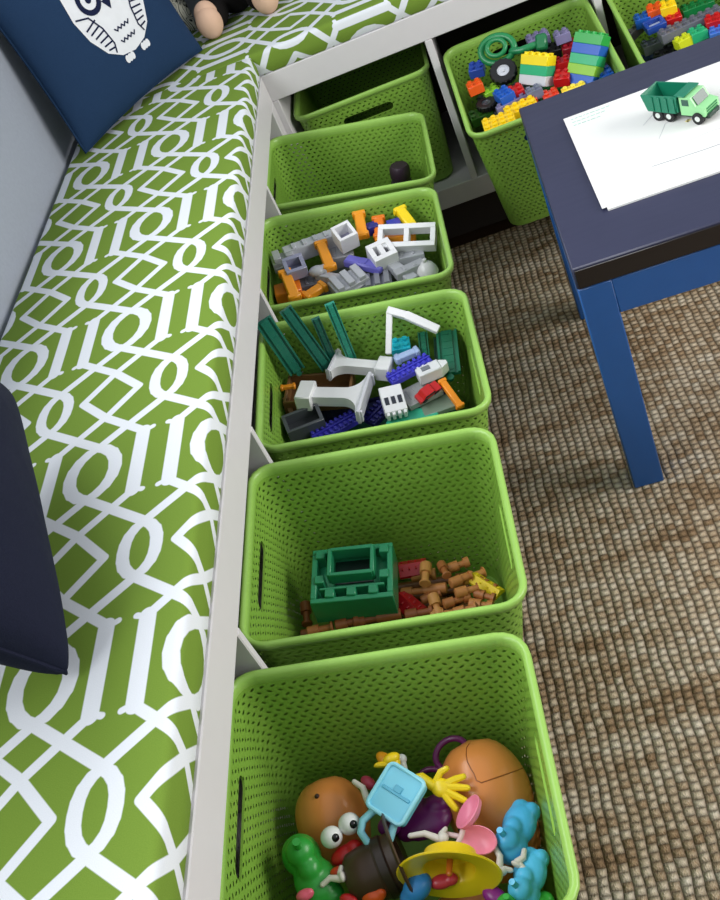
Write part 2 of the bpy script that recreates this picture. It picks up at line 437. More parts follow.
# ------------------------------------------------------------------ the woven baskets
def rrect(hx, hy, r, seg=5):
    pts = []
    for cx, cy, a0 in ((hx - r, hy - r, 0), (-hx + r, hy - r, 90), (-hx + r, -hy + r, 180), (hx - r, -hy + r, 270)):
        for i in range(seg + 1):
            a = math.radians(a0 + 90 * i / seg); pts.append((cx + r * math.cos(a), cy + r * math.sin(a)))
    out = []
    for i, p in enumerate(pts):                                   # split the long sides
        q = pts[(i + 1) % len(pts)]; out.append(p)
        if math.dist(p, q) > .05:
            for k in range(1, 6): out.append((p[0] + (q[0] - p[0]) * k / 6, p[1] + (q[1] - p[1]) * k / 6))
    return out
def loft(levels, cap0, cap1, uvf):
    """levels: (half x, half y, corner r, z, v or None)."""
    bm = bmesh.new(); L = bm.loops.layers.uv.new('UVMap'); rings = []
    for hx, hy, r, z, v in levels: rings.append([bm.verts.new((x, y, z)) for x, y in rrect(hx, hy, r)])
    n = len(rings[0]); ref = rrect(BASKET_D / 2 - .018, BASKET_W / 2 - .018, .03); s = [0.0]
    for i in range(n): s.append(s[-1] + math.dist(ref[i], ref[(i + 1) % n]))
    for (A, la), (B, lb) in zip(zip(rings, levels), list(zip(rings, levels))[1:]):
        for i in range(n):
            k = (i + 1) % n; f = bm.faces.new((A[i], A[k], B[k], B[i]))
            va = -1 if la[4] is None or lb[4] is None else la[4]; vb = -1 if la[4] is None or lb[4] is None else lb[4]
            for l, q in zip(f.loops, ((s[i], va), (s[i + 1], va), (s[i + 1], vb), (s[i], vb))): l[L].uv = q
    for ring, c in ((rings[0], cap0), (rings[-1], cap1)):
        if c:
            f = bm.faces.new(ring)
            for l in f.loops: l[L].uv = (l.vert.co.x, -1)
    bmesh.ops.recalc_face_normals(bm, faces=bm.faces[:])
    return bm
H, HD, HW = BASKET_H, BASKET_D / 2, BASKET_W / 2
TP = .021                                            # how much each side draws in towards the bottom
def hd(z): return HD - .006 - TP * (1 - z / H)
def hw(z): return HW - .006 - TP * (1 - z / H)
WT = .0026
lv = [(hd(0) - .006, hw(0) - .006, .026, 0.0, None), (hd(0), hw(0), .030, .006, .006)]
for i in range(1, 9): z = .006 + (H - .018) * i / 8; lv.append((hd(z), hw(z), .030, z, z))
zt = lv[-1][3]
lv.append((hd(zt) - WT, hw(zt) - WT, .028, zt, zt))
for i in range(7, -1, -1): z = .006 + (H - .018) * i / 8; lv.append((hd(z) - WT, hw(z) - WT, .028, z, z))
lv.append((hd(.006) - .010, hw(.006) - .010, .024, .004, None))
bm = loft(lv, True, True, None)
bme = bpy.data.meshes.new('body'); bm.to_mesh(bme); bm.free()
bo = bpy.data.objects.new('body', bme); COL.objects.link(bo)
cut = MB()
pill = [(.048 * sx + .010 * math.cos(math.radians(a)), .010 * math.sin(math.radians(a))) for sx, a0 in ((1, -90), (-1, 90)) for a in range(a0, a0 + 181, 20)]
cut.prism(pill, -.4, .4, Matrix.Translation((0, 0, H - .052)) @ Matrix(((0, 0, 1, 0), (1, 0, 0, 0), (0, 1, 0, 0), (0, 0, 0, 1))))
co = cut.obj('slot_tool', WHITE_PAINT, None, False)
md = bo.modifiers.new('slots', 'BOOLEAN'); md.operation = 'DIFFERENCE'; md.object = co; md.solver = 'EXACT'
bpy.context.view_layer.update()
bme2 = bpy.data.meshes.new_from_object(bo.evaluated_get(bpy.context.evaluated_depsgraph_get()))
bpy.data.objects.remove(bo); bpy.data.objects.remove(co)
bme2.materials.clear(); bme2.materials.append(GREEN_WEAVE); bme2.name = 'body'
for p in bme2.polygons: p.use_smooth = True
bme2.set_sharp_from_angle(angle=math.radians(35))
rl = []
z0 = zt - .004
rim_prof = [(-WT, z0), (-WT - .0008, zt), (-.0036, H - .004), (-.001, H - .0008), (.0022, H), (.0048, H - .0014), (.0058, H - .005), (.0054, H - .0115), (.0038, H - .0125), (.0030, H - .009), (.001, z0 + .004), (.0006, z0)]
for dx, z in rim_prof: rl.append((hd(z) + dx, hw(z) + dx, .030 + dx, z, None))
bm = loft(rl, False, False, None)
rme = bpy.data.meshes.new('rim'); bm.to_mesh(rme); bm.free(); rme.materials.append(plastic(146, 188, 88, .34, .45))
for p in rme.polygons: p.use_smooth = True
BLAB = {'b5': 'nearest green woven basket, heaped with brown egg-shaped toys and loose toy parts',
        'b4': 'second nearest green woven basket, with small wooden logs and a dark green house block inside',
        'b3': 'green woven basket holding train track pieces and white bridge piers',
        'b2': 'green woven basket full of light grey castle blocks and orange sticks',
        'b1': 'almost empty green woven basket nearest the corner, with one dark bottle in it',
        'lg': 'green woven basket of colourful building bricks beside the corner of the table',
        'l2': 'green woven basket of mixed bricks furthest right, cut off by the table',
        'bb': 'green woven basket pushed fully into the corner cubby of the far bench'}
for k in ('b5', 'b4', 'b3', 'b2', 'b1', 'lg', 'l2', 'bb'):
    O, U, V, Nn = (Vector(v) for v in BASKETS[k])
    r = empty('storage_basket', BLAB[k], 'basket', 'green woven storage baskets')
    r.matrix_world = Matrix(((U.x, V.x, Nn.x, O.x), (U.y, V.y, Nn.y, O.y), (U.z, V.z, Nn.z, O.z), (0, 0, 0, 1)))
    for nm, me in (('body', bme2), ('rim', rme)):
        c = bpy.data.objects.new(nm, me); COL.objects.link(c); c.parent = r

# ------------------------------------------------------------------ the low table and what lies on it
TX, TY, TA, TZ, TH, TS = .4716, .5066, -.0176, .4577, .0373, .55
t = empty('side_table', 'low navy blue square table with a dark band under its top', 'table')
t.matrix_world = Matrix.Translation((TX, TY, 0)) @ Matrix.Rotation(TA, 4, 'Z')
NAVY_TOP, BLUE = tabletop_mat(), plastic(34, 84, 148, .35, .5, .05, 80, .06)
MB().box((TS / 2, TS / 2, TZ - TH / 2), (TS, TS, TH), .002).obj('tabletop', NAVY_TOP, t)
c = MB().box((TS / 2, -.0006, TZ - TH / 2 - .001), (TS - .006, .0024, TH - .006), .0008).obj('edge_band', plastic(26, 20, 20, .3), t); tag(c, 'dark brown front edge band')
LW = .05; ZL = TZ - TH
for x in (LW / 2, TS - LW / 2):
    for y in (LW / 2, TS - LW / 2): MB().box((x, y, ZL / 2), (LW, LW, ZL), .002).obj('leg', BLUE, t)
for c, d in (((TS / 2, .010, ZL - .030), (TS - 2 * LW, .02, .06)), ((TS / 2, TS - .010, ZL - .030), (TS - 2 * LW, .02, .06)),
             ((.010, TS / 2, ZL - .030), (.02, TS - 2 * LW, .06)), ((TS - .010, TS / 2, ZL - .030), (.02, TS - 2 * LW, .06))):
    MB().box(c, d, .001).obj('apron', BLUE, t)
PAPER = plastic(236, 236, 232, .8, .2, .05, 200, .01)
pA, pB, pC = Vector((.5446, .6205, TZ)), Vector((.5428, .9446, TZ)), Vector((.985, .612, TZ))
def sheet(name, x0, y0, x1, y1, z, th, mat, label, cat, rz=-.0056):
    o = MB().box((0, 0, th / 2), (x1 - x0, y1 - y0, th)).obj(name, mat, None, False)
    o.matrix_world = Matrix.Translation(((x0 + x1) / 2, (y0 + y1) / 2, z)) @ Matrix.Rotation(rz, 4, 'Z')
    return tag(o, label, cat)
sheet('drawing_pad', .5520, .6195, .985, .940, TZ + .0003, .0030, PAPER, 'white paper pad underneath the top sheet on the navy table', 'paper', -.012)
ps = sheet('paper_sheet', .5437, .6265, .982, .9446, TZ + .0036, .0006, PAPER, 'large white drawing sheet on the navy table with faint pencil marks', 'paper')
def ink(name, pts, w, col, label, z=.0008):
    b = MB()
    for poly in pts:
        for p, q in zip(poly, poly[1:]):
            p, q = Vector(p), Vector(q); d = (q - p); nn = Vector((-d.y, d.x)).normalized() * w / 2
            b.prism([tuple(p - nn), tuple(q - nn), tuple(q + nn), tuple(p + nn)], z, z + .0002)
    c = b.obj(name, col, None, False); c.parent = ps; tag(c, label); return c
rr = random.Random(3)
txt = []
for r in range(3):
    x = -.208; y = .146 - r * .012
    while x < -.208 + (.060, .052, .040)[r]:
        w = rr.uniform(.003, .008); txt.append([(x, y), (x + w, y + rr.uniform(-.0006, .0006))]); x += w + .002
ink('printed_text', txt, .0022, plastic(176, 214, 200, .8, .1), 'pale green printed lines in the corner')
ink('pencil_line', [[(-.128, -.092), (-.05, -.096), (.08, -.094), (.2, -.10)]], .0016, plastic(168, 170, 176, .8, .1), 'faint grey pencil line')
ink('pencil_sketch', [[(-.11, .04), (-.09, .062), (-.066, .075), (-.04, .07)], [(-.10, -.02), (-.08, .02), (-.05, .03), (-.03, .012)], [(-.06, -.055), (-.03, -.05), (0, -.052)]], .0010, plastic(206, 206, 208, .8, .1), 'very faint pencil curves')
ink('crayon_mark', [[(-.052, .004), (-.046, .009), (-.050, .001), (-.043, .006)]], .0030, plastic(236, 222, 150, .8, .1), 'small yellow crayon mark')

# toy dump truck on the sheet
def P_(r, g, b, ro=.32): return plastic(r, g, b, ro)
tr = empty('toy_dump_truck', 'small green toy dump truck on the white paper', 'toy truck')
TG, LG, BK = P_(24, 122, 92), P_(150, 214, 150), P_(22, 22, 24, .5)
tr.matrix_world = basis((.6860, .8440, TZ + .0043), (.7440, .7760, TZ + .0043), (0, 0, 1), 0, 'A') @ Matrix.Diagonal((.93, .93, .93, 1))
MB().box((.052, 0, .012), (.112, .030, .008), .001).obj('chassis', P_(40, 60, 50), tr)
bed = [(-.016, .046), (-.006, .018), (.050, .017), (.056, .048)]
b = MB()
for sy in (-1, 1): b.prism(bed, -.0012, .0012, Matrix.Translation((0, sy * .022, 0)) @ Matrix.Rotation(PI / 2, 4, 'X'))
b.box((.022, 0, .0185), (.056, .044, .003)); b.box((.053, 0, .034), (.003, .044, .030), 0, Matrix.Translation((0, 0, 0)))
b.box((.0, 0, 0), (.003, .044, .030), 0, Matrix.Translation((-.0105, 0, .0325)) @ Matrix.Rotation(-.33, 4, 'Y'))
for x in (.006, .020, .034, .048):
    for sy in (-1, 1): b.box((x, sy * .0238, .032), (.005, .003, .026), .0005)
b.box((.060, 0, .0485), (.020, .044, .0024), .0005)
b.obj('dump_bed', TG, tr)
cab = [(.058, .014), (.104, .014), (.104, .028), (.088, .031), (.080, .046), (.058, .046)]
MB().prism(cab, -.020, .020, Matrix.Rotation(PI / 2, 4, 'X')).obj('cab', LG, tr)
MB().prism([(.0893, .0312), (.0813, .0452), (.0819, .0456), (.0899, .0316)], -.015, .015, Matrix.Rotation(PI / 2, 4, 'X')).obj('windscreen', P_(30, 70, 60, .2), tr)
for sy in (-1, 1): MB().box((.069, sy * .0203, .037), (.013, .001, .011), .0003).obj('side_window', P_(50, 90, 76, .2), tr)
b = MB()
for z in (.0165, .021, .0255): b.box((.1045, 0, z), (.0016, .028, .0022))
b.obj('grille', P_(30, 120, 66), tr)
for x in (.012, .034, .090):
    for sy in (-1, 1):
        w = MB().cyl((x, sy * .015, .0105), (x, sy * .0225, .0105), .0104, n=24).obj('wheel', BK, tr)
        MB().cyl((x, sy * .0226, .0105), (x, sy * .0232, .0105), .0048, n=16).obj('hubcap', P_(214, 220, 214), w)

# ------------------------------------------------------------------ pillows
def pillow_surf(w, h, T, u, v, ex=.42):
    x = u * w / 2 * (1 - .05 * (1 - v * v)); y = v * h / 2 * (1 - .05 * (1 - u * u))
    return x, y, T / 2 * (max(0, (1 - u * u) * (1 - v * v))) ** ex
def pillow(name, w, h, T, mat, label, n=26, wr=0.0, ex=.42):
    bm = bmesh.new(); top = {}; bot = {}
    for i in range(n + 1):
        for j in range(n + 1):
            u = math.sin((i / n - .5) * PI); v = math.sin((j / n - .5) * PI)
            x, y, z = pillow_surf(w, h, T, u, v, ex)
            z += wr * math.sin(9 * u + 5 * v) * (1 - u * u) * (1 - v * v)
            top[i, j] = bm.verts.new((x, y, z))
            bot[i, j] = top[i, j] if i in (0, n) or j in (0, n) else bm.verts.new((x, y, -z))
    for i in range(n):
        for j in range(n):
            for d in (top, bot):
                q = [d[i, j], d[i + 1, j], d[i + 1, j + 1], d[i, j + 1]]
                bm.faces.new(q if d is top else q[::-1])
    bmesh.ops.recalc_face_normals(bm, faces=bm.faces[:])
    me = bpy.data.meshes.new(name); bm.to_mesh(me); bm.free(); me.materials.append(mat)
    for p in me.polygons: p.use_smooth = True
    o = bpy.data.objects.new(name, me); COL.objects.link(o)
    b = MB(); pts = []
    for k in range(4):
        for i in range(24):
            a = -1 + 2 * i / 24; u, v = ((a, -1), (1, a), (-a, 1), (-1, -a))[k]
            x, y, z = pillow_surf(w, h, T, u, v); pts.append((x, y, 0))
    b.tube(pts, .0026, 6, True).obj('piping', mat, o)
    return tag(o, label, 'pillow')
PW = .41; T1 = .095
p1 = pillow('throw_pillow', PW, PW, T1, navy_fabric(26, 52, 84), 'navy blue throw pillow with a white owl print, leaning in the corner')
e1 = Vector((.2300, .3340, 0)).normalized(); up = Vector((-.15, .07, .98)); up = (up - e1 * up.dot(e1)).normalized(); nn = e1.cross(up)
c0 = Vector((-.242, 1.429, .605)) + up * PW / 2
p1.matrix_world = Matrix(((e1.x, up.x, nn.x, c0.x), (e1.y, up.y, nn.y, c0.y), (e1.z, up.z, nn.z, c0.z), (0, 0, 0, 1)))
def on_pillow(name, polys, mat, lift, label=None, fill=True):
    """Flat printed shapes laid on the pillow face; a, b measured from the middle of its lower edge."""
    bm = bmesh.new()
    for poly in polys:
        vs = [bm.verts.new((x, y - PW / 2, 0)) for x, y in poly]; bm.faces.new(vs)
    bmesh.ops.triangulate(bm, faces=bm.faces[:])
    for _ in range(3):
        es = [e for e in bm.edges if e.calc_length() > .014]
        if es: bmesh.ops.subdivide_edges(bm, edges=es, cuts=1); bmesh.ops.triangulate(bm, faces=[f for f in bm.faces if len(f.verts) > 3])
    for v in bm.verts:
        u, w = max(-1, min(1, v.co.x / (PW / 2))), max(-1, min(1, v.co.y / (PW / 2)))
        v.co.z = pillow_surf(PW, PW, T1, u, w)[2] + lift
    bmesh.ops.recalc_face_normals(bm, faces=bm.faces[:])
    for f in bm.faces:
        if f.normal.z < 0: f.normal_flip()
    me = bpy.data.meshes.new(name); bm.to_mesh(me); bm.free(); me.materials.append(mat)
    for p in me.polygons: p.use_smooth = True
    o = bpy.data.objects.new(name, me); COL.objects.link(o); o.parent = p1
    return tag(o, label) if label else o
def ellp(cx, cy, rx, ry, n=28, a0=0, a1=360): return [(cx + rx * math.cos(math.radians(a0 + (a1 - a0) * i / n)), cy + ry * math.sin(math.radians(a0 + (a1 - a0) * i / n))) for i in range(n if a1 - a0 == 360 else n + 1)]
def strip(pts, w):
    out = []
    for p, q in zip(pts, pts[1:]):
        p, q = Vector(p), Vector(q); d = (q - p).normalized() * w * .35; m = Vector((-d.y, d.x)).normalized() * w / 2
        p, q = p - d, q + d; out.append([tuple(p - m), tuple(q - m), tuple(q + m), tuple(p + m)])
    return out
INKW, INKN = plastic(226, 228, 232, .85, .15), plastic(24, 32, 62, .85, .15)
OX = .017
body = [(OX - .092, .250), (OX - .097, .205), (OX - .088, .160), (OX - .066, .122), (OX - .036, .102), (OX, .095), (OX + .036, .102), (OX + .066, .122), (OX + .088, .160), (OX + .097, .205), (OX + .092, .250), (OX + .094, .300), (OX + .070, .335), (OX + .04, .318), (OX, .312), (OX - .04, .318), (OX - .070, .335), (OX - .094, .300)]
on_pillow('owl_print', [body], INKW, .0008, 'white owl body print')
on_pillow('owl_foot', [ellp(OX - .022 + dx, .090, .0058, .0080, 14) for dx in (-.008, 0, .008)], INKW, .0006)
on_pillow('owl_foot', [ellp(OX + .030 + dx, .090, .0058, .0080, 14) for dx in (-.008, 0, .008)], INKW, .0006)
for sx in (-1, 1):
    ex = OX + sx * .038; ey = .222
    ring = []
    for i in range(24):
        a, b2 = math.radians(15 * i), math.radians(15 * (i + 1))
        ring.append([(ex + r * math.cos(t_), ey + r * math.sin(t_)) for r, t_ in ((.030, a), (.030, b2), (.019, b2), (.019, a))])
    on_pillow('owl_eye', ring + [ellp(ex, ey, .007, .007, 14)], INKN, .0016, 'dark ringed owl eye')
    w = strip([(OX + sx * .090, .205), (OX + sx * .062, .196), (OX + sx * .046, .165), (OX + sx * .040, .130), (OX + sx * .046, .114)], .0034)
    for k in range(6):
        y = .190 - .0125 * k; x0 = .052 - .002 * k; x1 = .082 - .0045 * k
        w += strip([(OX + sx * x0, y - .004), (OX + sx * x1, y - .012 + .002 * k)], .0034)
    on_pillow('owl_wing', w, INKN, .0016, 'dark striped owl wing outline')
on_pillow('owl_beak', [[(OX - .013, .206), (OX + .013, .206), (OX, .184)]], INKN, .0016)
ch = []
for y in (.150, .126):
    ch += strip([(OX - .022 + .0055 * i, y + (0, -.006, 0, -.006, 0, -.006, 0, -.006, 0)[i]) for i in range(9)], .0030)
on_pillow('owl_chest_marks', ch, INKN, .0016)

p2 = pillow('throw_pillow', .41, .41, .14, navy_fabric(20, 24, 44), 'very dark navy throw pillow on the left bench, cut off by the left edge', 30, .004, .30)
r0 = Vector((-.118, -.115, .622)); e1 = Vector((-.26, .92, .20)).normalized(); e2 = Vector((-.30, -.16, .92)); e2 = (e2 - e1 * e2.dot(e1)).normalized(); nn = e2.cross(e1)
nn = -nn if nn.z < 0 else nn
c0 = r0 + e1 * .202 + e2 * .202
a, bb = (e1, e2) if e1.cross(e2).dot(nn) > 0 else (e2, e1)
p2.matrix_world = Matrix(((a.x, bb.x, nn.x, c0.x), (a.y, bb.y, nn.y, c0.y), (a.z, bb.z, nn.z, c0.z), (0, 0, 0, 1)))
p3 = pillow('throw_pillow', .26, .26, .09, damask_mat(), 'grey and black swirl patterned pillow behind the navy owl pillow')
e1 = Vector((1, .04, 0)).normalized(); up = Vector((0, .20, .98)).normalized(); nn = e1.cross(up); c0 = Vector((-.278, 1.745, .605)) + up * .135
p3.matrix_world = Matrix(((e1.x, up.x, nn.x, c0.x), (e1.y, up.y, nn.y, c0.y), (e1.z, up.z, nn.z, c0.z), (0, 0, 0, 1)))

# ------------------------------------------------------------------ plush toy sitting on the far bench
pt = empty('plush_toy', 'black plush toy sitting on the far bench with beige feet', 'plush toy')
pt.matrix_world = Matrix.Translation((-.035, 1.735, .6005)) @ Matrix.Rotation(.10, 4, 'Z')
b = MB()
b.ell((0, .035, .105), (.075, .062, .105)); b.ell((0, .03, .235), (.062, .055, .060))
for sx in (-1, 1):
    b.ell((sx * .052, -.02, .036), (.030, .062, .034)); b.ell((sx * .082, .01, .125), (.026, .030, .070), M=Matrix.Rotation(sx * .35, 4, 'Y')); b.ell((sx * .048, .03, .285), (.022, .012, .026))
o = b.obj('body', plastic(26, 24, 24, .95, .1, .6, 500), pt)
rm = o.modifiers.new('fuse', 'REMESH'); rm.mode = 'VOXEL'; rm.voxel_size = .006; rm.use_smooth_shade = True
FEET = plastic(214, 178, 152, .9, .15, .4, 500)
for sx in (-1, 1):
    f = MB().ell((sx * .068, -.078, .036), (.030, .030, .036)).ell((sx * .068, -.066, .052), (.027, .024, .030)).obj('foot', FEET, pt)
    tag(f, 'beige padded foot')
MB().ell((0, -.022, .225), (.030, .022, .024)).obj('muzzle', FEET, pt)
for sx in (-1, 1): MB().ell((sx * .022, -.023, .250), .0055).obj('eye', P_(12, 12, 12, .15), pt)
MB().ell((0, -.044, .233), (.008, .005, .006)).obj('nose', P_(14, 12, 12, .3), pt)
# ------------------------------------------------------------------ toy builders (local: x along the toy, z up, base at z = 0)
RED, YEL, GRN, BLU, LIM, TEA, ORA, LIL, NVY = P_(196, 26, 30), P_(244, 206, 20), P_(22, 122, 62), P_(34, 92, 190), P_(140, 196, 50), P_(44, 176, 120), P_(232, 90, 30), P_(128, 122, 160), P_(28, 40, 96)
WHT, LGR, MGR, DGR, BLK = P_(226, 226, 228), P_(176, 178, 184), P_(128, 130, 138), P_(74, 78, 84), P_(20, 20, 22, .5)
def brick(col, label, nx=2, ny=2, h=.0192, group='building bricks', top=None):
    b = MB(); p = .016; lx, ly = nx * p - .0002, ny * p - .0002
    b.box((0, 0, h / 2), (lx, ly, h), .0008)
    for i in range(nx):
        for j in range(ny): b.cyl(((i - (nx - 1) / 2) * p, (j - (ny - 1) / 2) * p, h - .001), ((i - (nx - 1) / 2) * p, (j - (ny - 1) / 2) * p, h + .0045), .0047, n=12)
    return tag(b.obj('toy_brick', col, None), label, 'toy brick', group)
def log(L, r, col, label, group='wooden building logs'):
    n0 = r * 2.1; k = r * .62; c = .0012
    pr = [(0, -L / 2), (r - c, -L / 2), (r, -L / 2 + c), (r, -L / 2 + n0), (k, -L / 2 + n0), (k, -L / 2 + 2 * n0), (r, -L / 2 + 2 * n0)]
    if L > r * 11: pr += [(r, -.0001 - r), (r, r)]
    pr += [(r, L / 2 - 2 * n0), (k, L / 2 - 2 * n0), (k, L / 2 - n0), (r, L / 2 - n0), (r, L / 2 - c), (r - c, L / 2), (0, L / 2)] if L > r * 9 else [(r, L / 2 - c), (r - c, L / 2), (0, L / 2)]
    b = MB().lathe(pr, 14, Matrix.Translation((0, 0, r)) @ Matrix.Rotation(PI / 2, 4, 'Y'))
    return tag(b.obj('wooden_log', col, None), label, 'toy log', group)
def track(L, w, h, col, label, group='toy train tracks'):
    g = w * .12; a = w / 2
    pr = [(-a, 0), (a, 0), (a, h), (a * .78, h), (a * .78, h * .6), (a * .5, h * .6), (a * .5, h * .9), (-a * .5, h * .9), (-a * .5, h * .6), (-a * .78, h * .6), (-a * .78, h), (-a, h)]
    b = MB().prism(pr, -L / 2, L / 2, Matrix(((0, 0, 1, 0), (1, 0, 0, 0), (0, 1, 0, 0), (0, 0, 0, 1))))
    b.cyl((L / 2 + w * .22, 0, .001), (L / 2 + w * .22, 0, h * .7), w * .17, n=14); b.box((L / 2 + w * .06, 0, h * .35), (w * .2, w * .16, h * .65))
    for i in range(max(3, int(L / .014))): b.box((-L / 2 + (i + .5) * L / max(3, int(L / .014)), 0, h * .92), (.003, w * .48, h * .10))
    return tag(b.obj('toy_track', col, None), label, 'toy track', group)
def rack(L, w, h, col, label, group='blue toothed track pieces'):
    b = MB().box((0, 0, h * .35), (L, w, h * .7), .001); n = max(4, int(L / .0085))
    for i in range(n):
        for sy in (-1, 1): b.box((-L / 2 + (i + .5) * L / n, sy * w * .32, h * .8), (L / n * .55, w * .3, h * .4), .0006)
    b.box((0, 0, h * .78), (L, w * .12, h * .3))
    return tag(b.obj('toothed_track', col, None), label, 'toy track', group)
def pier(L, label, wtop, wcol, th):
    r = empty('bridge_pier', label, 'toy bridge pier', 'white toy bridge piers')
    MB().box((-L / 2 + L * .12, 0, th * .55), (L * .24, wcol * 1.75, th * 1.1), .002).obj('foot_block', WHT, r)
    pts = [(-L * .30, -wcol / 2), (L * .18, -wcol / 2)]
    n = 8; x0 = L * .18; x1 = L * .44
    for i in range(n + 1):
        a = i / n * PI / 2; pts.append((x0 + (x1 - x0) * math.sin(a), -wcol / 2 - (wtop / 2 - wcol / 2) * (1 - math.cos(a))))
    pts += [(L * .5, -wtop / 2)]; pts += [(x, -y) for x, y in pts[::-1]]
    MB().prism(pts, th * .15, th * .85).obj('column', WHT, r)
    b = MB().box((L * .485, 0, th * .5), (L * .05, wtop * 1.04, th), .001)
    for sy in (-1, 1): b.box((L * .515, sy * wtop * .47, th * .5), (L * .05, wtop * .06, th * .8), .0006)
    b.obj('deck_support', P_(206, 206, 214), r)
    return r
def windows(L, W, T, n, col, label, name='castle_block', cat='toy block', group=None, bar=.22, m=None):
    """Flat slab with n square openings, lying down: L x W, thickness T."""
    b = MB(); e = W * bar; cell = (L - e) / n
    b.box((0, -W / 2 + e / 2, T / 2), (L, e, T), .0006); b.box((0, W / 2 - e / 2, T / 2), (L, e, T), .0006)
    for i in range(n + 1): b.box((-L / 2 + e / 2 + i * cell, 0, T / 2), (e, W - 2 * e, T * .98))
    o = b.obj(name, col, None)
    if m: 
        q = MB().box((0, 0, T * .2), (L - e, W - e, T * .2)).obj('backing', m, o)
    return tag(o, label, cat, group)
def block(L, W, T, col, label, name='castle_block', cat='toy block', group=None, bev=.0012, slots=0):
    b = MB().box((0, 0, T / 2), (L, W, T), bev)
    for i in range(slots): b.box((-L / 2 + (i + 1) * L / (slots + 1), 0, T), (L / (slots + 1) * .35, W * .7, T * .16), .0005)
    return tag(b.obj(name, col, None), label, cat, group)
def crenel(L, W, T, col, label, group=None):
    """Castle wall piece: plinth, wall and raised merlons, with a recessed slot."""
    b = MB().box((0, 0, T * .35), (L, W, T * .7), .001)
    n = max(2, int(L / .016))
    for i in range(n): b.box((-L / 2 + (i + .5) * L / n, 0, T * .82), (L / n * .58, W * .96, T * .36), .0006)
    b.box((0, W * .52, T * .25), (L * .98, W * .10, T * .3), .0005); b.box((0, -W * .52, T * .25), (L * .98, W * .10, T * .3), .0005)
    return tag(b.obj('castle_block', col, None), label, 'toy block', group)
def stick(L, w, col, label, name='toy_stick', group=None, h=None):
    h = h or w * .8
    b = MB().box((0, 0, h / 2), (L, w, h), w * .12)
    for sx in (-1, 1): b.box((sx * (L / 2 - w * .35), 0, h * .5), (w * .55, w * 1.3, h * 1.15), w * .1)
    return tag(b.obj(name, col, None), label, 'toy stick', group)
def capsule(b, p, q, r0, r1, n=10): b.tube([p, q], [r0, r1], n)
def hand_toy(col, label, L=.060):
    r = empty('arm_toy', label, 'toy arm', 'loose toy arms')
    b = MB(); b.tube([(-L * .55, 0, .006), (-L * .3, .006, .008), (-.004, 0, .008)], [.0052, .0055, .0062], 10); b.cyl((-L * .62, 0, .006), (-L * .5, 0, .006), .0030)
    b.obj('sleeve', col, r)
    b = MB().ell((.006, 0, .008), (.012, .0105, .0060))
    for i, (a, l) in enumerate(((-38, .018), (-13, .023), (10, .022), (34, .018))):
        a = math.radians(a); p = Vector((.012, .0042 * (i - 1.5), .008)); d = Vector((math.cos(a), math.sin(a), .12))
        m = p + d * l * .55; q = m + Vector((math.cos(a), math.sin(a), -.35)) * l * .5; b.tube([p, m, q], [.0044, .0042, .0036], 8)
    b.tube([(-.001, .006, .008), (.002, .016, .009), (.008, .021, .009)], [.0042, .0040, .0034], 8)
    b.obj('hand', col, r); return r
def egg(R, L, col, label, seam=True, holes=((0.5, 20),), waist=.06):
    """Egg-shaped toy body, long axis along x (big end at +x), lying on its side."""
    r = empty('egg_toy', label, 'toy egg', 'brown egg-shaped toy bodies')
    def rad(t): return R * math.sqrt(max(0, 1 - (2 * t - 1) ** 2)) ** .86 * (.86 + .14 * t - waist * math.exp(-((t - .38) / .16) ** 2))
    pr = [(rad(i / 30), -L / 2 + L * i / 30) for i in range(31)]; pr[0] = (0, pr[0][1]); pr[-1] = (0, pr[-1][1])
    X = Matrix.Translation((0, 0, R)) @ Matrix.Rotation(PI / 2, 4, 'Y')
    MB().lathe(pr, 40, X).obj('shell', col, r)
    def on(t, a, k=1.0):
        q = rad(t) * k; return Vector((-L / 2 + L * t, q * math.sin(math.radians(a)), R + q * math.cos(math.radians(a))))
    if seam:
        pts = [on(.97, 5, 1.0)] + [on(.95 - .045 * i, 14 + 3 * math.sin(i), 1.002) for i in range(6)] + [on(.70, 6 - i * 10, 1.002) for i in range(0, 9)]
        MB().tube(pts, .0007, 6).obj('seam', plastic(150, 84, 34, .4), r)
    for t, a in holes: MB().ell(on(t, a, .995), .0030, 12, 8).obj('peg_hole', P_(52, 26, 12, .6), r)
    return r
BROWN = plastic(214, 134, 68, .30, .5, 0, 300, .05)
def eyes_toy(label, R=.0125):
    r = empty('eyes_toy', label, 'toy eyes'); MB().box((0, 0, .004), (R * 2.2, .006, .005), .001).obj('bridge', WHT, r)
    for sx in (-1, 1):
        e = MB().ell((sx * R * .95, 0, R), (R, R * .95, R), 24, 16).obj('eyeball', P_(238, 238, 236, .2), r)
        d = Vector((.25, -.30, .92)).normalized(); c = Vector((sx * R * .95, 0, R)) + d * R * .72
        MB().ell(c, R * .42, 16, 10).obj('pupil', P_(10, 10, 12, .2), e)
    return r
def peg_arm(col, label, A, B, up):
    r = empty('arm_toy', label, 'toy arm', 'loose toy arms'); L = (Vector(B) - Vector(A)).length
    MB().tube([(-L / 2, 0, .004), (-L * .1, .003, .006), (L * .3, -.001, .005)], [.0030, .0036, .0042], 10).obj('sleeve', col, r)
    b = MB().ell((L * .42, 0, .006), (L * .16, .0062, .005)); b.tube([(L * .36, .004, .006), (L * .46, .010, .006)], [.0034, .0028], 8)
    b.obj('mitten', col, r); return pose(r, A, B, up, .006)
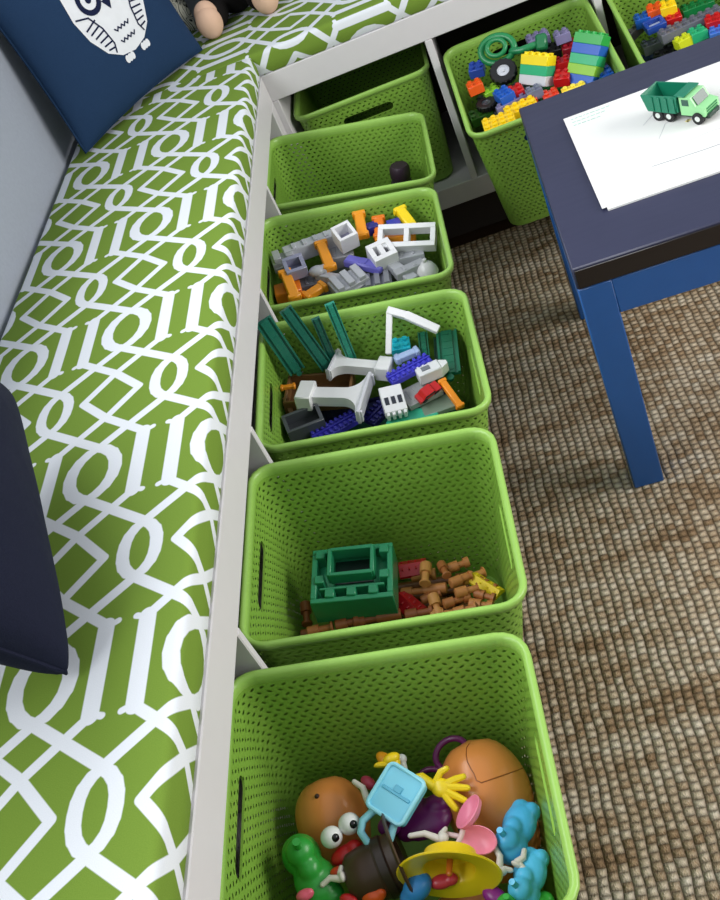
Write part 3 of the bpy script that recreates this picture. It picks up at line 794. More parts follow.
def ear_toy(col, label, R=.020):
    r = empty('ear_toy', label, 'toy ear', 'pink toy ears')
    pr = [(0, 0), (R * .6, .0015), (R * .95, .006), (R, .011), (R * .94, .0115), (R * .80, .0085), (R * .5, .0045), (0, .0030)]
    MB().lathe(pr, 28, None, .72).obj('cup', col, r)
    MB().tube([(-R * .9, 0, .006), (-R * 1.3, 0, .004), (-R * 1.75, 0, .004)], .0030, 10).obj('peg', P_(220, 190, 190), r); return r
def shoe_toy(col, label, s=1.0, group=None):
    r = empty('shoe_toy', label, 'toy shoe', group); b = MB()
    for c, q in (((.012, 0, .012), (.020, .016, .012)), ((-.010, 0, .014), (.016, .0145, .014)), ((.026, .004, .010), (.010, .010, .009)), ((.026, -.007, .010), (.009, .008, .009)), ((-.008, 0, .026), (.011, .011, .010)), ((.004, 0, .022), (.010, .009, .008))):
        b.ell(tuple(x * s for x in c), tuple(x * s for x in q), 18, 12)
    o = b.obj('upper', col, r)
    m = o.modifiers.new('fuse', 'REMESH'); m.mode = 'VOXEL'; m.voxel_size = .0016 * s; m.use_smooth_shade = True
    MB().cyl((-.008 * s, 0, .034 * s), (-.008 * s, 0, .044 * s), .003 * s, n=10).obj('peg', col, r); return r
def hat_toy(kind, col, label, R=.040, lining=None):
    r = empty('hat_toy', label, 'toy hat')
    if kind == 'bowler':               # lies on its side: crown along +x, brim at the back
        X = Matrix.Translation((0, 0, R * .62)) @ Matrix.Rotation(PI / 2, 4, 'Y')
        pr = [(0, R * 1.15), (R * .40, R * 1.13), (R * .56, R * .98), (R * .60, R * .7), (R * .60, R * .42), (R * .625, R * .40), (R * .625, R * .18), (R * .60, R * .16), (R * .62, 0), (R * .98, -R * .05), (R * 1.02, -R * .09), (R * .98, -R * .12), (R * .54, -R * .07), (R * .50, R * .8), (0, R * .95)]
        MB().lathe(pr, 36, X).obj('crown', col, r)
        pr = [(R * .612, R * .40), (R * .645, R * .37), (R * .645, R * .20), (R * .612, R * .17)]
        MB().lathe(pr, 36, X).obj('hat_band', lining, r)
    else:                              # wide brim seen from inside: opening up
        pr = [(0, 0), (R * .40, .001), (R * .50, .004), (R * .56, R * .40), (R * .60, R * .43), (R * .98, R * .50), (R, R * .53), (R * .97, R * .55), (R * .58, R * .48), (R * .50, R * .42), (R * .44, .006), (R * .38, .004), (0, .003)]
        MB().lathe(pr, 40, None, .74).obj('brim', col, r)
        MB().tube([(0, 0, .003), (0, 0, R * .5)], .0035, 10).obj('peg', lining, r)
    return r
def purse_toy(label):
    r = empty('toy_purse', label, 'toy purse'); C_ = P_(116, 206, 232)
    pts = rr2(.021, .019, .005)
    MB().prism([(x - .0, y) for x, y in pts], 0, .010).obj('panel', C_, r)
    MB().tube([(x, y, .0105) for x, y in pts], .0020, 8, True).obj('border', P_(150, 222, 240), r)
    MB().tube([(-.021, -.011, .006), (-.034, -.015, .006), (-.043, -.011, .006), (-.047, 0, .006), (-.043, .011, .006), (-.034, .015, .006), (-.021, .011, .006)], .0036, 10).obj('handle', P_(150, 222, 240), r)
    b = MB().box((0, 0, .0104), (.003, .030, .0014), .0005); b.box((.004, 0, .0106), (.006, .008, .0016), .0005); b.obj('clasp', P_(84, 178, 210), r); return r
def rr2(hx, hy, r, seg=4):
    pts = []
    for cx, cy, a0 in ((hx - r, hy - r, 0), (-hx + r, hy - r, 90), (-hx + r, -hy + r, 180), (hx - r, -hy + r, 270)):
        for i in range(seg + 1):
            a = math.radians(a0 + 90 * i / seg); pts.append((cx + r * math.cos(a), cy + r * math.sin(a)))
    return pts
def glasses_toy(col, label, R=.020):
    r = empty('toy_glasses', label, 'toy glasses')
    for sx in (-1, 1): MB().tube([(sx * R * 1.1 + R * math.cos(2 * PI * i / 24), R * math.sin(2 * PI * i / 24), .004) for i in range(24)], .0038, 10, True).obj('frame', col, r)
    MB().box((0, 0, .005), (.010, .004, .004), .0008).obj('bridge', col, r); return r
def lump(name, cat, label, col, parts, vox=.0016):
    b = MB()
    for c, q in parts: b.ell(c, q, 16, 12)
    o = b.obj(name, col, None); m = o.modifiers.new('fuse', 'REMESH'); m.mode = 'VOXEL'; m.voxel_size = vox; m.use_smooth_shade = True
    return tag(o, label, cat)
def wheel_toy(label, R=.022, hub=True):
    r = empty('wheel_toy', label, 'toy wheel', 'loose toy wheels')
    b = MB().lathe([(R * .5, 0), (R * .93, 0), (R, .003), (R, R * .55), (R * .93, R * .62), (R * .5, R * .62), (R * .5, 0)], 32)
    for i in range(16):
        a = 2 * PI * i / 16; b.box((0, 0, 0), (.003, .004, R * .5), .0004, Matrix.Rotation(a, 4, 'Z') @ Matrix.Translation((R, 0, R * .31)))
    b.obj('tyre', BLK, r)
    h = MB().lathe([(0, R * .1), (R * .52, R * .1), (R * .52, R * .52), (R * .44, R * .56), (R * .36, R * .44), (R * .14, R * .46), (R * .12, R * .56), (0, R * .56)], 24).obj('hub', P_(206, 208, 214) if hub else DGR, r)
    return r
def figure(col, head, label):
    r = empty('toy_figure', label, 'toy figure'); MB().box((0, 0, .010), (.016, .012, .020), .002).obj('legs', P_(60, 60, 66), r)
    b = MB().box((0, 0, .030), (.020, .013, .020), .003); 
    for sx in (-1, 1): b.tube([(sx * .011, 0, .036), (sx * .015, -.003, .028), (sx * .013, -.009, .024)], .0034, 8)
    b.obj('torso', col, r); MB().ell((0, 0, .047), (.008, .008, .009)).obj('head', head, r); return r
# ------------------------------------------------------------------ lower layers of the heaps
def at_b(o, k, u, v, h, yaw=0.0, roll=0.0, pitch=0.0):
    O, U, V, Nn = (Vector(x) for x in BASKETS[k]); return aim(o, O + U * u + V * v + Nn * h, k, yaw, roll, pitch)
def heap(k, layers, make, nx, ny, th, z0=.0045, keep=None):
    i = 0
    for l in range(layers):
        z = z0 + l * th; sx, sy = hd(z) - .034, hw(z) - .034
        for a in range(nx):
            for c in range(ny):
                if keep and (l, a, c) not in keep: continue
                u = (-1 + (2 * a + 1) / nx) * (sx + .018); v = (-1 + (2 * c + 1) / ny) * (sy + .018)
                at_b(make(i), k, u, v, z, (PI / 2 if (l + a + c) % 2 and nx == ny else 0) + random.uniform(-.03, .03)); i += 1
cols = [BLU, RED, DGR, GRN, NVY, MGR]
def big(i): return brick(cols[i % 6], 'large plastic brick lying low in a heap of bricks, mostly covered', 7, 7, .050, 'bricks low in the heaps')
heap('lg', 3, big, 2, 2, .0548); heap('l2', 2, big, 2, 2, .0548)
def cas(i): return block(.118, .112, .049, (MGR, LGR, DGR)[i % 3], 'grey castle slab lying low in the basket of castle blocks', 'castle_block', 'toy block', 'slabs low in the castle heap', .002, 3)
heap('b2', 3, cas, 2, 2, .0535)
def trk(i): return track(.215, .042, .014, (P_(34, 92, 80), P_(44, 40, 96), DGR)[i % 3], 'straight toy train track buried low in the basket of track pieces', 'tracks low in the heap')
heap('b3', 7, trk, 1, 5, .0158)
def lg_(i): return log(.20, .0085, P_(128, 78, 44), 'long brown wooden log at the bottom of the log basket', 'logs at the bottom of the heap')
heap('b4', 2, lg_, 1, 12, .0172)

# ------------------------------------------------------------------ basket of egg-shaped toys and toy parts
k = 'b5'; n5 = NRM[k]
PK, PU, DB, SKY = P_(232, 130, 158, .35), P_(112, 28, 108, .35), P_(70, 48, 36, .4), P_(72, 176, 226, .35)
pose(egg(.0560, .160, BROWN, 'large brown egg-shaped toy body lying by the front wall of the nearest basket', True, ((.45, 60), (.3, -20))), (0.2140,-0.1884,0.2440), (0.2076,-0.1253,0.2852), n5, .104)
pose(egg(.0460, .106, BROWN, 'smaller brown egg-shaped toy body with one peg hole, behind the toy eyes', False, ((.80, 12),), .02), (0.0294,-0.1602,0.2624), (0.0206,-0.1060,0.2926), n5, .074)
pose(egg(.040, .092, BROWN, 'brown egg-shaped toy body half hidden under the yellow hat', False, ((.5, 30),), .02), (0.1315,-0.2321,0.2173), (0.1782,-0.2273,0.2093), n5, .070)
pose(eyes_toy('pair of white toy eyes with black pupils resting on the smaller brown egg'), (0.0351,-0.1718,0.3125), (0.0591,-0.1576,0.3102), (.1, -.55, .83), .022)
pose(lump('nose_toy', 'toy nose', 'bright red rounded toy nose below the white toy eyes', RED, (((0, 0, .010), (.019, .0115, .010)), ((.010, 0, .012), (.011, .011, .010)))), (0.0319,-0.1851,0.2938), (0.0578,-0.1755,0.2904), n5, .016)
PURSE = pose(purse_toy('light blue toy purse with a looped handle'), (0.1002,-0.1559,0.3109), (0.1293,-0.1250,0.3182), (-.1, -.35, .93), .010).scale = (1.25,) * 3
pose(hand_toy(P_(246, 214, 30), 'yellow toy arm with spread fingers against the large brown egg', .060), (0.1370,-0.1249,0.3035), (0.1734,-0.1415,0.2993), (.1, -.4, .9), .012)
peg_arm(P_(240, 204, 30), 'short yellow toy arm standing behind the light blue purse', (0.1209,-0.1264,0.2911), (0.1090,-0.0904,0.3109), (.2, -.2, .9)).scale = (1, 1.7, 1.7)
pose(lump('tongue_toy', 'toy tongue', 'orange-yellow oval toy piece behind the light blue purse', P_(240, 160, 36), (((0, 0, .005), (.015, .008, .005)), ((.012, .002, .005), (.006, .005, .004)))), (0.0896,-0.0708,0.2951), (0.1061,-0.0888,0.2893), n5, .008)
pose(lump('peg_toy', 'toy peg', 'small white peg piece standing behind the purse', WHT, (((0, 0, .006), (.014, .0045, .0045)), ((-.010, 0, .008), (.006, .006, .006)))), (0.1173,-0.0859,0.2928), (0.1185,-0.1038,0.2898), n5, .008)
pose(glasses_toy(P_(96, 26, 84), 'purple round toy glasses between the back wall and the large egg', .0200), (0.1365,-0.1072,0.2626), (0.1700,-0.0735,0.2654), (-.5, -.45, .75), .006)
pose(lump('cap_toy', 'toy cap', 'soft purple toy cap under the purse and the pink ears', PU, (((0, 0, .012), (.034, .024, .013)), ((.018, .008, .018), (.016, .012, .011)), ((-.020, -.006, .010), (.014, .012, .010)))), (0.1065,-0.1513,0.2758), (0.1519,-0.1416,0.2688), n5, .022)
pose(lump('cap_toy', 'toy cap', 'small round purple piece seen through the purse handle', PU, (((0, 0, .010), (.014, .012, .010)),)), (0.0876,-0.1551,0.2828), (0.0990,-0.1522,0.2811), n5, .014)
pose(ear_toy(PK, 'upper pink toy ear leaning on the large brown egg', .0200), (0.1794,-0.1824,0.2941), (0.1977,-0.1579,0.2964), (-.72, -.4, .55), .008)
pose(ear_toy(P_(240, 142, 166, .35), 'lower pink toy ear lying open above the yellow hat', .0205), (0.1797,-0.1932,0.2884), (0.2035,-0.2004,0.2828), (-.1, -.45, .88), .010)
pose(hat_toy('bowler', DB, 'dark brown toy hat lying on its side in the middle of the heap', .052, P_(52, 36, 28, .4)), (0.1237,-0.1918,0.3072), (0.0811,-0.2033,0.3094), n5, .062)
pose(hat_toy('wide', P_(236, 200, 30, .3), 'wide-brimmed yellow toy hat lying on its edge', .0550, P_(226, 120, 40)), (0.1173,-0.2161,0.3007), (0.2033,-0.2265,0.2871), (.05, -.96, .12), .018)
pose(lump('mouth_toy', 'toy mouth', 'small red toy mouth inside the yellow hat', P_(206, 56, 70), (((0, 0, .006), (.013, .008, .006)), ((.010, 0, .007), (.008, .007, .006)))), (0.1371,-0.2303,0.2847), (0.1559,-0.2285,0.2814), n5, .010)
pose(lump('toy_shirt', 'toy clothes', 'blue toy piece in front of the yellow hat', P_(50, 130, 200, .35), (((0, 0, .012), (.018, .014, .012)), ((-.012, 0, .008), (.012, .012, .010)))), (0.1126,-0.2438,0.2933), (0.1316,-0.2242,0.2927), n5, .018)
pose(shoe_toy(SKY, 'upper light blue toy shoe against the front wall of the nearest basket', 1.2, 'light blue toy shoes'), (0.2359,-0.2010,0.2665), (0.2513,-0.1701,0.2682), (-.2, -.2, .9), .032)
pose(shoe_toy(P_(84, 190, 234, .35), 'lower light blue toy shoe, nearer the corner of the nearest basket', 1.15, 'light blue toy shoes'), (0.2389,-0.2503,0.2646), (0.2473,-0.2286,0.2663), (-.2, -.2, .9), .032)
pose(shoe_toy(P_(44, 150, 54, .35), 'green toy shoe by the handle wall of the nearest basket', 1.5, 'green toy shoes'), (-0.0020,-0.1775,0.3084), (0.0116,-0.2046,0.3018), n5, .030)
pose(shoe_toy(P_(60, 176, 66, .35), 'green toy shoe at the lower right corner of the heap', 1.1, 'green toy shoes'), (0.2064,-0.2605,0.2631), (0.2276,-0.2591,0.2593), n5, .028)
for A, B_, L in (((0.0650,-0.1102,0.3121), (0.0816,-0.1364,0.3051), 'thin white toy arm beside the smaller brown egg'), ((0.1222,-0.1826,0.3007), (0.1591,-0.1906,0.2926), 'white toy arm lying across the purple cap'), ((0.2053,-0.2011,0.2742), (0.2084,-0.2301,0.2693), 'white toy arm hanging down beside the yellow hat'), ((0.0225,-0.2176,0.3060), (0.0469,-0.2132,0.3041), 'white toy glove arm at the lower left of the heap'), ((0.2349,-0.2090,0.2675), (0.2238,-0.2239,0.2674), 'white toy peg arm between the egg and the blue shoes')):
    peg_arm(P_(222, 214, 204), L, A, B_, n5)
for A, B_, c, L in (((-0.0056,-0.2264,0.3099), (0.0116,-0.2224,0.3073), P_(226, 96, 120), 'round pink piece at the lower left of the heap'), ((0.0300,-0.2040,0.3015), (0.0473,-0.2020,0.2986), P_(222, 70, 36), 'orange-red piece under the brown hat brim'), ((0.0632,-0.2346,0.2958), (0.0865,-0.2314,0.2919), P_(228, 88, 30), 'orange piece in front of the brown hat'), ((0.1870,-0.2393,0.2668), (0.2068,-0.2535,0.2610), P_(150, 40, 140), 'purple strip to the right of the yellow hat'), ((0.0704,-0.0983,0.2997), (0.0827,-0.1117,0.2954), P_(190, 60, 90), 'dusky pink piece behind the thin white arm'), ((0.0398,-0.2310,0.2987), (0.0560,-0.2369,0.2948), P_(196, 34, 36), 'small red piece at the bottom of the heap')):
    d = (Vector(B_) - Vector(A)).length / 2
    pose(lump('small_toy', 'toy part', L, c, (((0, 0, d * .6), (d * 1.15, d * .75, d * .6)), ((d * .6, 0, d * .75), (d * .55, d * .5, d * .5)))), A, B_, n5, d * 1.1)

# ------------------------------------------------------------------ basket of logs with the green house block
k = 'b4'; n4 = NRM[k]
hb = empty('house_block', 'dark green plastic house block with a square opening, on top of the wooden logs', 'toy block')
HG = P_(40, 138, 96, .32)
b = MB(); LX, LY, LZ = .114, .090, .048
for sy in (-1, 1): b.box((0, sy * (LY / 2 - .004), LZ / 2), (LX, .008, LZ), .001)
for sx in (-1, 1): b.box((sx * (LX / 2 - .004), 0, LZ / 2), (.008, LY - .016, LZ), .001)
b.obj('outer_wall', HG, hb)
MB().box((0, 0, LZ * .55), (LX - .012, LY - .012, .004)).obj('deck', HG, hb)
b = MB(); y0 = .014
for sy in (-1, 1): b.box((0, y0 + sy * .021, LZ + .001), (.060, .006, .020), .001)
for sx in (-1, 1): b.box((sx * .030, y0, LZ + .001), (.006, .046, .020), .001)
b.obj('opening_frame', HG, hb)
b = MB()
for x, y in ((-.045, .034), (.045, .034), (-.045, -.008), (.045, -.008), (-.030, -.032), (0, -.032), (.030, -.032)): b.box((x, y, LZ * .8), (.013, .013, .026), .001)
b.box((0, -.022, LZ * .78), (.09, .004, .020), .0008); b.obj('stub', HG, hb)
MB().box((0, y0, LZ * .60), (.054, .038, .003)).obj('opening_floor', P_(10, 36, 28), hb)
pose(hb, (0.0077,0.2222,0.3061), (0.1259,0.2137,0.2848), (.10, -.10, .98), .048)
WOOD = [P_(188, 122, 66, .5), P_(204, 142, 78, .5), P_(170, 104, 56, .5), P_(150, 84, 46, .5)]
spots = [((0.1125,0.2280,0.2240), (0.1778,0.2225,0.2161)), ((0.1572,0.2571,0.2381), (0.1529,0.2197,0.2394)), ((0.1759,0.2612,0.2252), (0.1834,0.2311,0.2304)), ((0.1870,0.2168,0.2281), (0.2149,0.2287,0.2197)),
         ((0.1601,0.2020,0.2309), (0.1635,0.1751,0.2271)), ((0.1740,0.1809,0.2310), (0.2106,0.1906,0.2209)), ((0.1933,0.1914,0.2341), (0.2245,0.1982,0.2255)), ((0.2022,0.2282,0.2167), (0.2328,0.2420,0.2050)),
         ((0.2193,0.1938,0.2198), (0.2367,0.1839,0.2156)), ((0.2089,0.1795,0.2198), (0.2294,0.1723,0.2154)), ((0.1298,0.2557,0.2243), (0.1609,0.2529,0.2187)), ((0.1381,0.2111,0.2155), (0.1648,0.2179,0.2138)),
         ((0.1842,0.2570,0.2152), (0.2047,0.2616,0.2122)), ((0.1529,0.1721,0.2265), (0.1961,0.1704,0.2189)), ((0.2257,0.2217,0.2099), (0.2402,0.2087,0.2058)), ((0.1829,0.1682,0.2229), (0.2139,0.1691,0.2218))]
for i, (A, B_) in enumerate(spots):
    L = max(.026, (Vector(B_) - Vector(A)).length); r = (.0078, .0085, .0070)[i % 3]
    pose(log(L, r, WOOD[i % 3], 'small tan notched wooden log in the heap beside the green house block', 'tan wooden logs beside the house block'), A, B_, n4, 2 * r)
for i, (A, B_) in enumerate((((-0.0245,0.2374,0.2485), (-0.0233,0.2001,0.2438)), ((-0.0150,0.1704,0.2631), (0.0212,0.1733,0.2573)), ((0.0268,0.1739,0.2564), (0.0491,0.1762,0.2529)), ((0.0484,0.1761,0.2510), (0.1146,0.1783,0.2399)), ((0.1186,0.1771,0.2350), (0.1570,0.1780,0.2285)), ((-0.0317,0.1839,0.2453), (-0.0006,0.1847,0.2401)))):
    L = max(.028, (Vector(B_) - Vector(A)).length)
    pose(log(L, .0080, WOOD[3] if i != 1 else WOOD[2], 'dark reddish wooden log in front of or left of the green house block', 'dark logs around the house block'), A, B_, n4, .016)
def roof(col, label, L, w, h):
    b = MB().prism([(-w / 2, 0), (w / 2, 0), (w / 2, .004), (0, h), (-w / 2, .004)], -L / 2, L / 2, Matrix(((0, 0, 1, 0), (1, 0, 0, 0), (0, 1, 0, 0), (0, 0, 0, 1))))
    for i in range(4): b.box((-L / 2 + (i + .5) * L / 4, 0, h * .55), (.002, w * .55, h * .5))
    return tag(b.obj('roof_piece', col, None), label, 'toy roof piece', 'toy roof pieces')
pose(roof(P_(186, 26, 36), 'red roof piece behind the tan logs, right of the green house block', .040, .030, .014), (0.1184,0.2638,0.2334), (0.1528,0.2639,0.2275), n4, .012)
pose(roof(P_(178, 24, 34), 'red roof piece in front of the tan logs, right of the green house block', .042, .030, .014), (0.1119,0.2169,0.2288), (0.1349,0.1860,0.2211), n4, .012)
pose(roof(P_(238, 206, 30), 'yellow toy piece lying at the right end of the logs', .050, .020, .012), (0.2191,0.2332,0.2124), (0.2565,0.1923,0.2010), n4, .010)

# ------------------------------------------------------------------ basket of train tracks and bridge piers
k = 'b3'; n3 = NRM[k]; TRK = P_(36, 116, 98, .38); PRP = P_(58, 54, 176, .35)
for A, B_, w, c, L in (((-0.0002,0.6290,0.4698), (0.0086,0.6348,0.3550), .028, TRK, 'teal train track piece leaning in the corner by the bench, nearest the rear wall'), ((0.0363,0.6454,0.4674), (0.0577,0.6340,0.3440), .022, P_(30, 104, 88, .38), 'teal train track piece leaning beside the one nearest the bench'), ((0.0726,0.6468,0.4308), (0.0677,0.6483,0.3417), .014, P_(28, 96, 80, .38), 'short narrow teal track piece leaning between two longer ones'), ((0.1033,0.6502,0.4465), (0.0982,0.6429,0.3288), .016, P_(44, 138, 116, .38), 'teal track piece leaning on the far wall, furthest from the bench'),
                     ((0.2203,0.6887,0.3307), (0.2155,0.6295,0.3167), .016, P_(24, 100, 76), 'narrow green track piece right of the cyan block'), ((0.2578,0.6666,0.3184), (0.2487,0.5824,0.2969), .034, P_(22, 104, 78), 'ridged green track piece along the front wall of the track basket'), ((0.2405,0.6916,0.3115), (0.2300,0.6145,0.2920), .014, P_(18, 80, 62), 'dark green track piece beside the ridged one')):
    pose(track((Vector(B_) - Vector(A)).length, w, .009, c, L), A, B_, (.2, -.8, .55) if 'lean' in L else n3, .009)
tray = empty('toy_tray', 'brown open tray under the nearer white bridge pier', 'toy tray'); TB = P_(124, 88, 52, .5)
b = MB()
for sy in (-1, 1): b.box((0, sy * .034, .012), (.112, .005, .024), .001)
for sx in (-1, 1): b.box((sx * .0535, 0, .012), (.005, .064, .024), .001)
b.obj('side', TB, tray); MB().box((0, 0, .002), (.104, .064, .004)).obj('base', P_(104, 70, 40, .5), tray)
pose(tray, (-0.0230,0.6155,0.3436), (0.0947,0.6018,0.3191), n3, .022)
pose(pier(.112, 'nearer white bridge pier lying across the brown tray', .096, .026, .026), (0.0096,0.5747,0.3641), (0.1192,0.5466,0.3395), n3, .026)
pose(pier(.100, 'further white bridge pier lying behind the brown tray', .056, .020, .024), (0.1606,0.6093,0.3316), (0.0713,0.6403,0.3553), n3, .024)
pose(stick(.026, .008, P_(226, 140, 36), 'short orange peg at the left end of the brown tray', 'toy_stick'), (-0.0380,0.6155,0.3544), (-0.0181,0.6152,0.3508), n3, .007)
pose(stick(.040, .008, P_(116, 80, 44, .5), 'brown stick beside the left end of the brown tray', 'toy_stick'), (-0.0290,0.6044,0.3419), (-0.0194,0.5617,0.3295), n3, .007)
pose(windows(.062, .040, .028, 1, DGR, 'dark grey hollow box in the near left corner of the track basket', 'toy_box', 'toy box', None, .14, P_(56, 58, 62)), (-0.0249,0.5232,0.3391), (0.0376,0.5393,0.3319), (.05, -.2, .97), .022)
pose(rack(.078, .028, .014, PRP, 'blue-violet toothed track piece in front of the dark grey box'), (0.0155,0.5026,0.3206), (0.0923,0.5349,0.3149), n3, .014)
pose(rack(.076, .026, .014, P_(66, 64, 196, .35), 'blue-violet toothed track piece behind the white windowed house'), (0.1517,0.5729,0.3321), (0.2285,0.6045,0.3263), n3, .014)
pose(rack(.060, .030, .014, P_(30, 28, 110, .35), 'dark blue toothed track piece under the nearer white pier'), (0.1039,0.5239,0.3020), (0.1512,0.5652,0.3039), n3, .014)
r = empty('toy_bracket', 'tall white bent bracket in the far right of the track basket', 'toy bracket')
q0, q1, q2, q3 = (Vector(v) for v in ((0.1621,0.6323,0.3411), (0.1842,0.6781,0.3893), (0.2098,0.6673,0.3759), (0.2510,0.6429,0.3472)))
r.location = q0
def bar(nm, a, b_, wd, th, mat, par):
    l = (b_ - a).length; o = MB().box((0, 0, 0), (l, wd, th), .0012).obj(nm, mat, par); o.matrix_local = Matrix.Translation(-q0) @ basis(a, b_, (.2, -.5, .8)); return o
bar('upright', q0, q1, .010, .009, WHT, r); bar('knee', q1 + (q1 - q2).normalized() * .004, q2, .013, .009, WHT, r); bar('arm', q2 + (q2 - q3).normalized() * .004, q3, .014, .009, WHT, r)
pose(brick(P_(40, 190, 214), 'bright cyan brick in front of the white bent bracket', 2, 2, .016, None), (0.1682,0.6577,0.3342), (0.1946,0.6580,0.3296), n3, .016)
pose(stick(.044, .014, P_(166, 186, 226), 'pale blue bar behind the blue-violet toothed track', 'toy_stick'), (0.1669,0.6143,0.3337), (0.2125,0.6267,0.3287), n3, .010)
hs = empty('toy_house', 'white windowed toy house front beside the grey panel', 'toy house')
MB().box((0, .0, .008), (.050, .036, .016), .001).obj('front_wall', WHT, hs)
for i in range(3): MB().box((-.004 + .0, -.0105 + .0105 * i, .0162), (.014, .0065, .0016)).obj('window', P_(40, 44, 54), hs)
b = MB()
for i in range(4): b.box((-.0275, -.0135 + .009 * i, .008), (.006, .005, .014), .0006)
b.obj('battlement', WHT, hs)
pose(hs, (0.1594,0.4965,0.3116), (0.1545,0.5604,0.3326), (.25, -.3, .92), .014)
tw = empty('toy_tower', 'white peaked toy tower at the right of the track basket', 'toy tower')
MB().box((0, 0, .010), (.040, .026, .020), .0015).obj('base', WHT, tw); MB().prism([(.018, -.013), (.018, .013), (.032, .004), (.032, -.004)], .002, .018).obj('roof', WHT, tw); MB().box((-.004, 0, .0204), (.014, .010, .0016)).obj('window', P_(120, 124, 132), tw)
pose(tw, (0.1926,0.5698,0.3240), (0.2456,0.5841,0.3181), n3, .018)
pose(block(.060, .046, .010, P_(150, 152, 150), 'flat light grey panel carrying the red car', 'flat_plate', 'toy panel', None, .001, 4), (0.1669,0.5406,0.3050), (0.2275,0.5631,0.2999), n3, .010)
pose(block(.055, .036, .008, P_(120, 138, 122), 'greenish grey panel in front of the red car', 'flat_plate', 'toy panel', None, .001), (0.1902,0.5213,0.2900), (0.2485,0.5322,0.2823), n3, .008)
car = empty('toy_car', 'small red toy car lying on the light grey panel', 'toy car')
b = MB().prism([(-.021, .003), (.021, .003), (.021, .010), (.010, .011), (.006, .018), (-.010, .018), (-.015, .011), (-.021, .010)], -.008, .008, Matrix.Rotation(PI / 2, 4, 'X')); b.obj('car_body', RED, car)
MB().prism([(.0095, .0112), (.0062, .0172), (-.010, .0172), (-.014, .0112)], -.0083, .0083, Matrix.Rotation(PI / 2, 4, 'X')).obj('side_window', P_(30, 34, 40, .2), car)
for x in (-.012, .012):
    for sy in (-1, 1): MB().cyl((x, sy * .006, .0045), (x, sy * .0092, .0045), .0045, n=16).obj('wheel', BLK, car)
pose(car, (0.1911,0.5205,0.3119), (0.2328,0.5467,0.3110), (.2, -.5, .84), .012)
pose(stick(.060, .011, P_(240, 142, 24), 'orange bar leaning along the front wall of the track basket', 'toy_stick'), (0.2337,0.5605,0.3144), (0.2579,0.4996,0.2825), n3, .010)
pl_ = MB().lathe([(0, 0), (.040, 0), (.042, .002), (.040, .004), (0, .0035)], 36, None, .55).obj('toy_plate', P_(56, 172, 140), None); tag(pl_, 'teal oval toy plate along the near wall of the track basket', 'toy plate')
pose(pl_, (0.1323,0.5030,0.2998), (0.2204,0.5073,0.2851), n3, .004)

# ------------------------------------------------------------------ basket of castle blocks
k = 'b2'; n2 = NRM[k]; OR2, PAL = P_(236, 152, 28, .35), P_(190, 192, 200)
CB = 'loose castle blocks'
pose(block(.100, .022, .026, PAL, 'long light grey castle beam across the left of the castle basket', 'castle_block', 'toy block', CB, .0015, 4), (-0.0028,0.9751,0.3922), (0.0905,0.9989,0.3808), n2, .026)
pose(windows(.034, .034, .030, 1, WHT, 'white square frame at the right end of the long grey beam', 'castle_block', 'toy block', CB, .16, P_(150, 148, 172)), (0.0982,0.9570,0.3871), (0.1294,0.9698,0.3845), (.0, -.35, .93), .020)
pose(crenel(.044, .030, .026, LGR, 'light grey castle wall piece at the rear wall of the castle basket', CB), (-0.0244,0.9649,0.3937), (0.0044,0.9707,0.3898), n2, .026)
for A, B_, c, L in (((0.0651,0.9723,0.3890), (0.0751,0.9073,0.3667), OR2, 'orange bar crossing the long grey castle beam'), ((0.1439,1.0401,0.3893), (0.1436,0.9781,0.3738), OR2, 'orange bar standing against the far wall of the castle basket'), ((-0.0062,0.9109,0.3910), (0.0066,0.8453,0.3681), OR2, 'orange bar at the left beside the orange box'), ((0.0198,0.8554,0.3579), (0.0586,0.8780,0.3564), OR2, 'thin orange bar near the near wall of the castle basket'), ((0.1766,1.0220,0.3705), (0.1730,0.9693,0.3579), P_(226, 120, 30), 'darker orange bar left of the double-window wall'), ((0.2200,1.0201,0.3741), (0.2391,0.9684,0.3494), P_(246, 214, 24), 'bright yellow bar at the far right of the castle basket')):
    l = (Vector(B_) - Vector(A)).length; pose(stick(l, .016, c, L, 'toy_stick', 'orange and yellow toy bars', .012), A, B_, n2, .012)
pose(block(.050, .040, .036, P_(222, 118, 26), 'orange box in the near left corner of the castle basket', 'toy_box', 'toy box', None, .002, 1), (-0.0415,0.8869,0.3733), (-0.0004,0.8918,0.3668), n2, .036)
pose(windows(.036, .034, .020, 1, P_(150, 152, 178), 'bluish grey square frame above the orange box', 'castle_block', 'toy block', CB, .2, P_(104, 106, 130)), (-0.0021,0.9150,0.3913), (0.0300,0.9222,0.3871), (-.05, -.3, .95), .018)
pose(lump('rounded_block', 'toy block', 'small rounded light grey knob right of the square frame', LGR, (((0, 0, .010), (.016, .013, .010)), ((.012, 0, .010), (.010, .010, .009)))), (0.0354,0.9073,0.3762), (0.0654,0.9125,0.3719), n2, .018)
pose(block(.046, .014, .012, LGR, 'narrow grey strut between the knob and the grey arch', 'castle_block', 'toy block', CB, .001), (0.0491,0.9073,0.3614), (0.0877,0.8902,0.3499), n2, .012)
pose(crenel(.062, .034, .024, LGR, 'grey castle wall piece with slots near the near wall', CB), (0.0780,0.8548,0.3571), (0.1297,0.8791,0.3535), (0, -.25, .96), .022)
pose(block(.070, .020, .014, P_(108, 104, 196, .35), 'blue-violet slab in the middle of the castle basket', 'castle_block', 'toy block', CB, .003, 1), (0.1058,0.9247,0.3634), (0.1669,0.8891,0.3430), n2, .014)
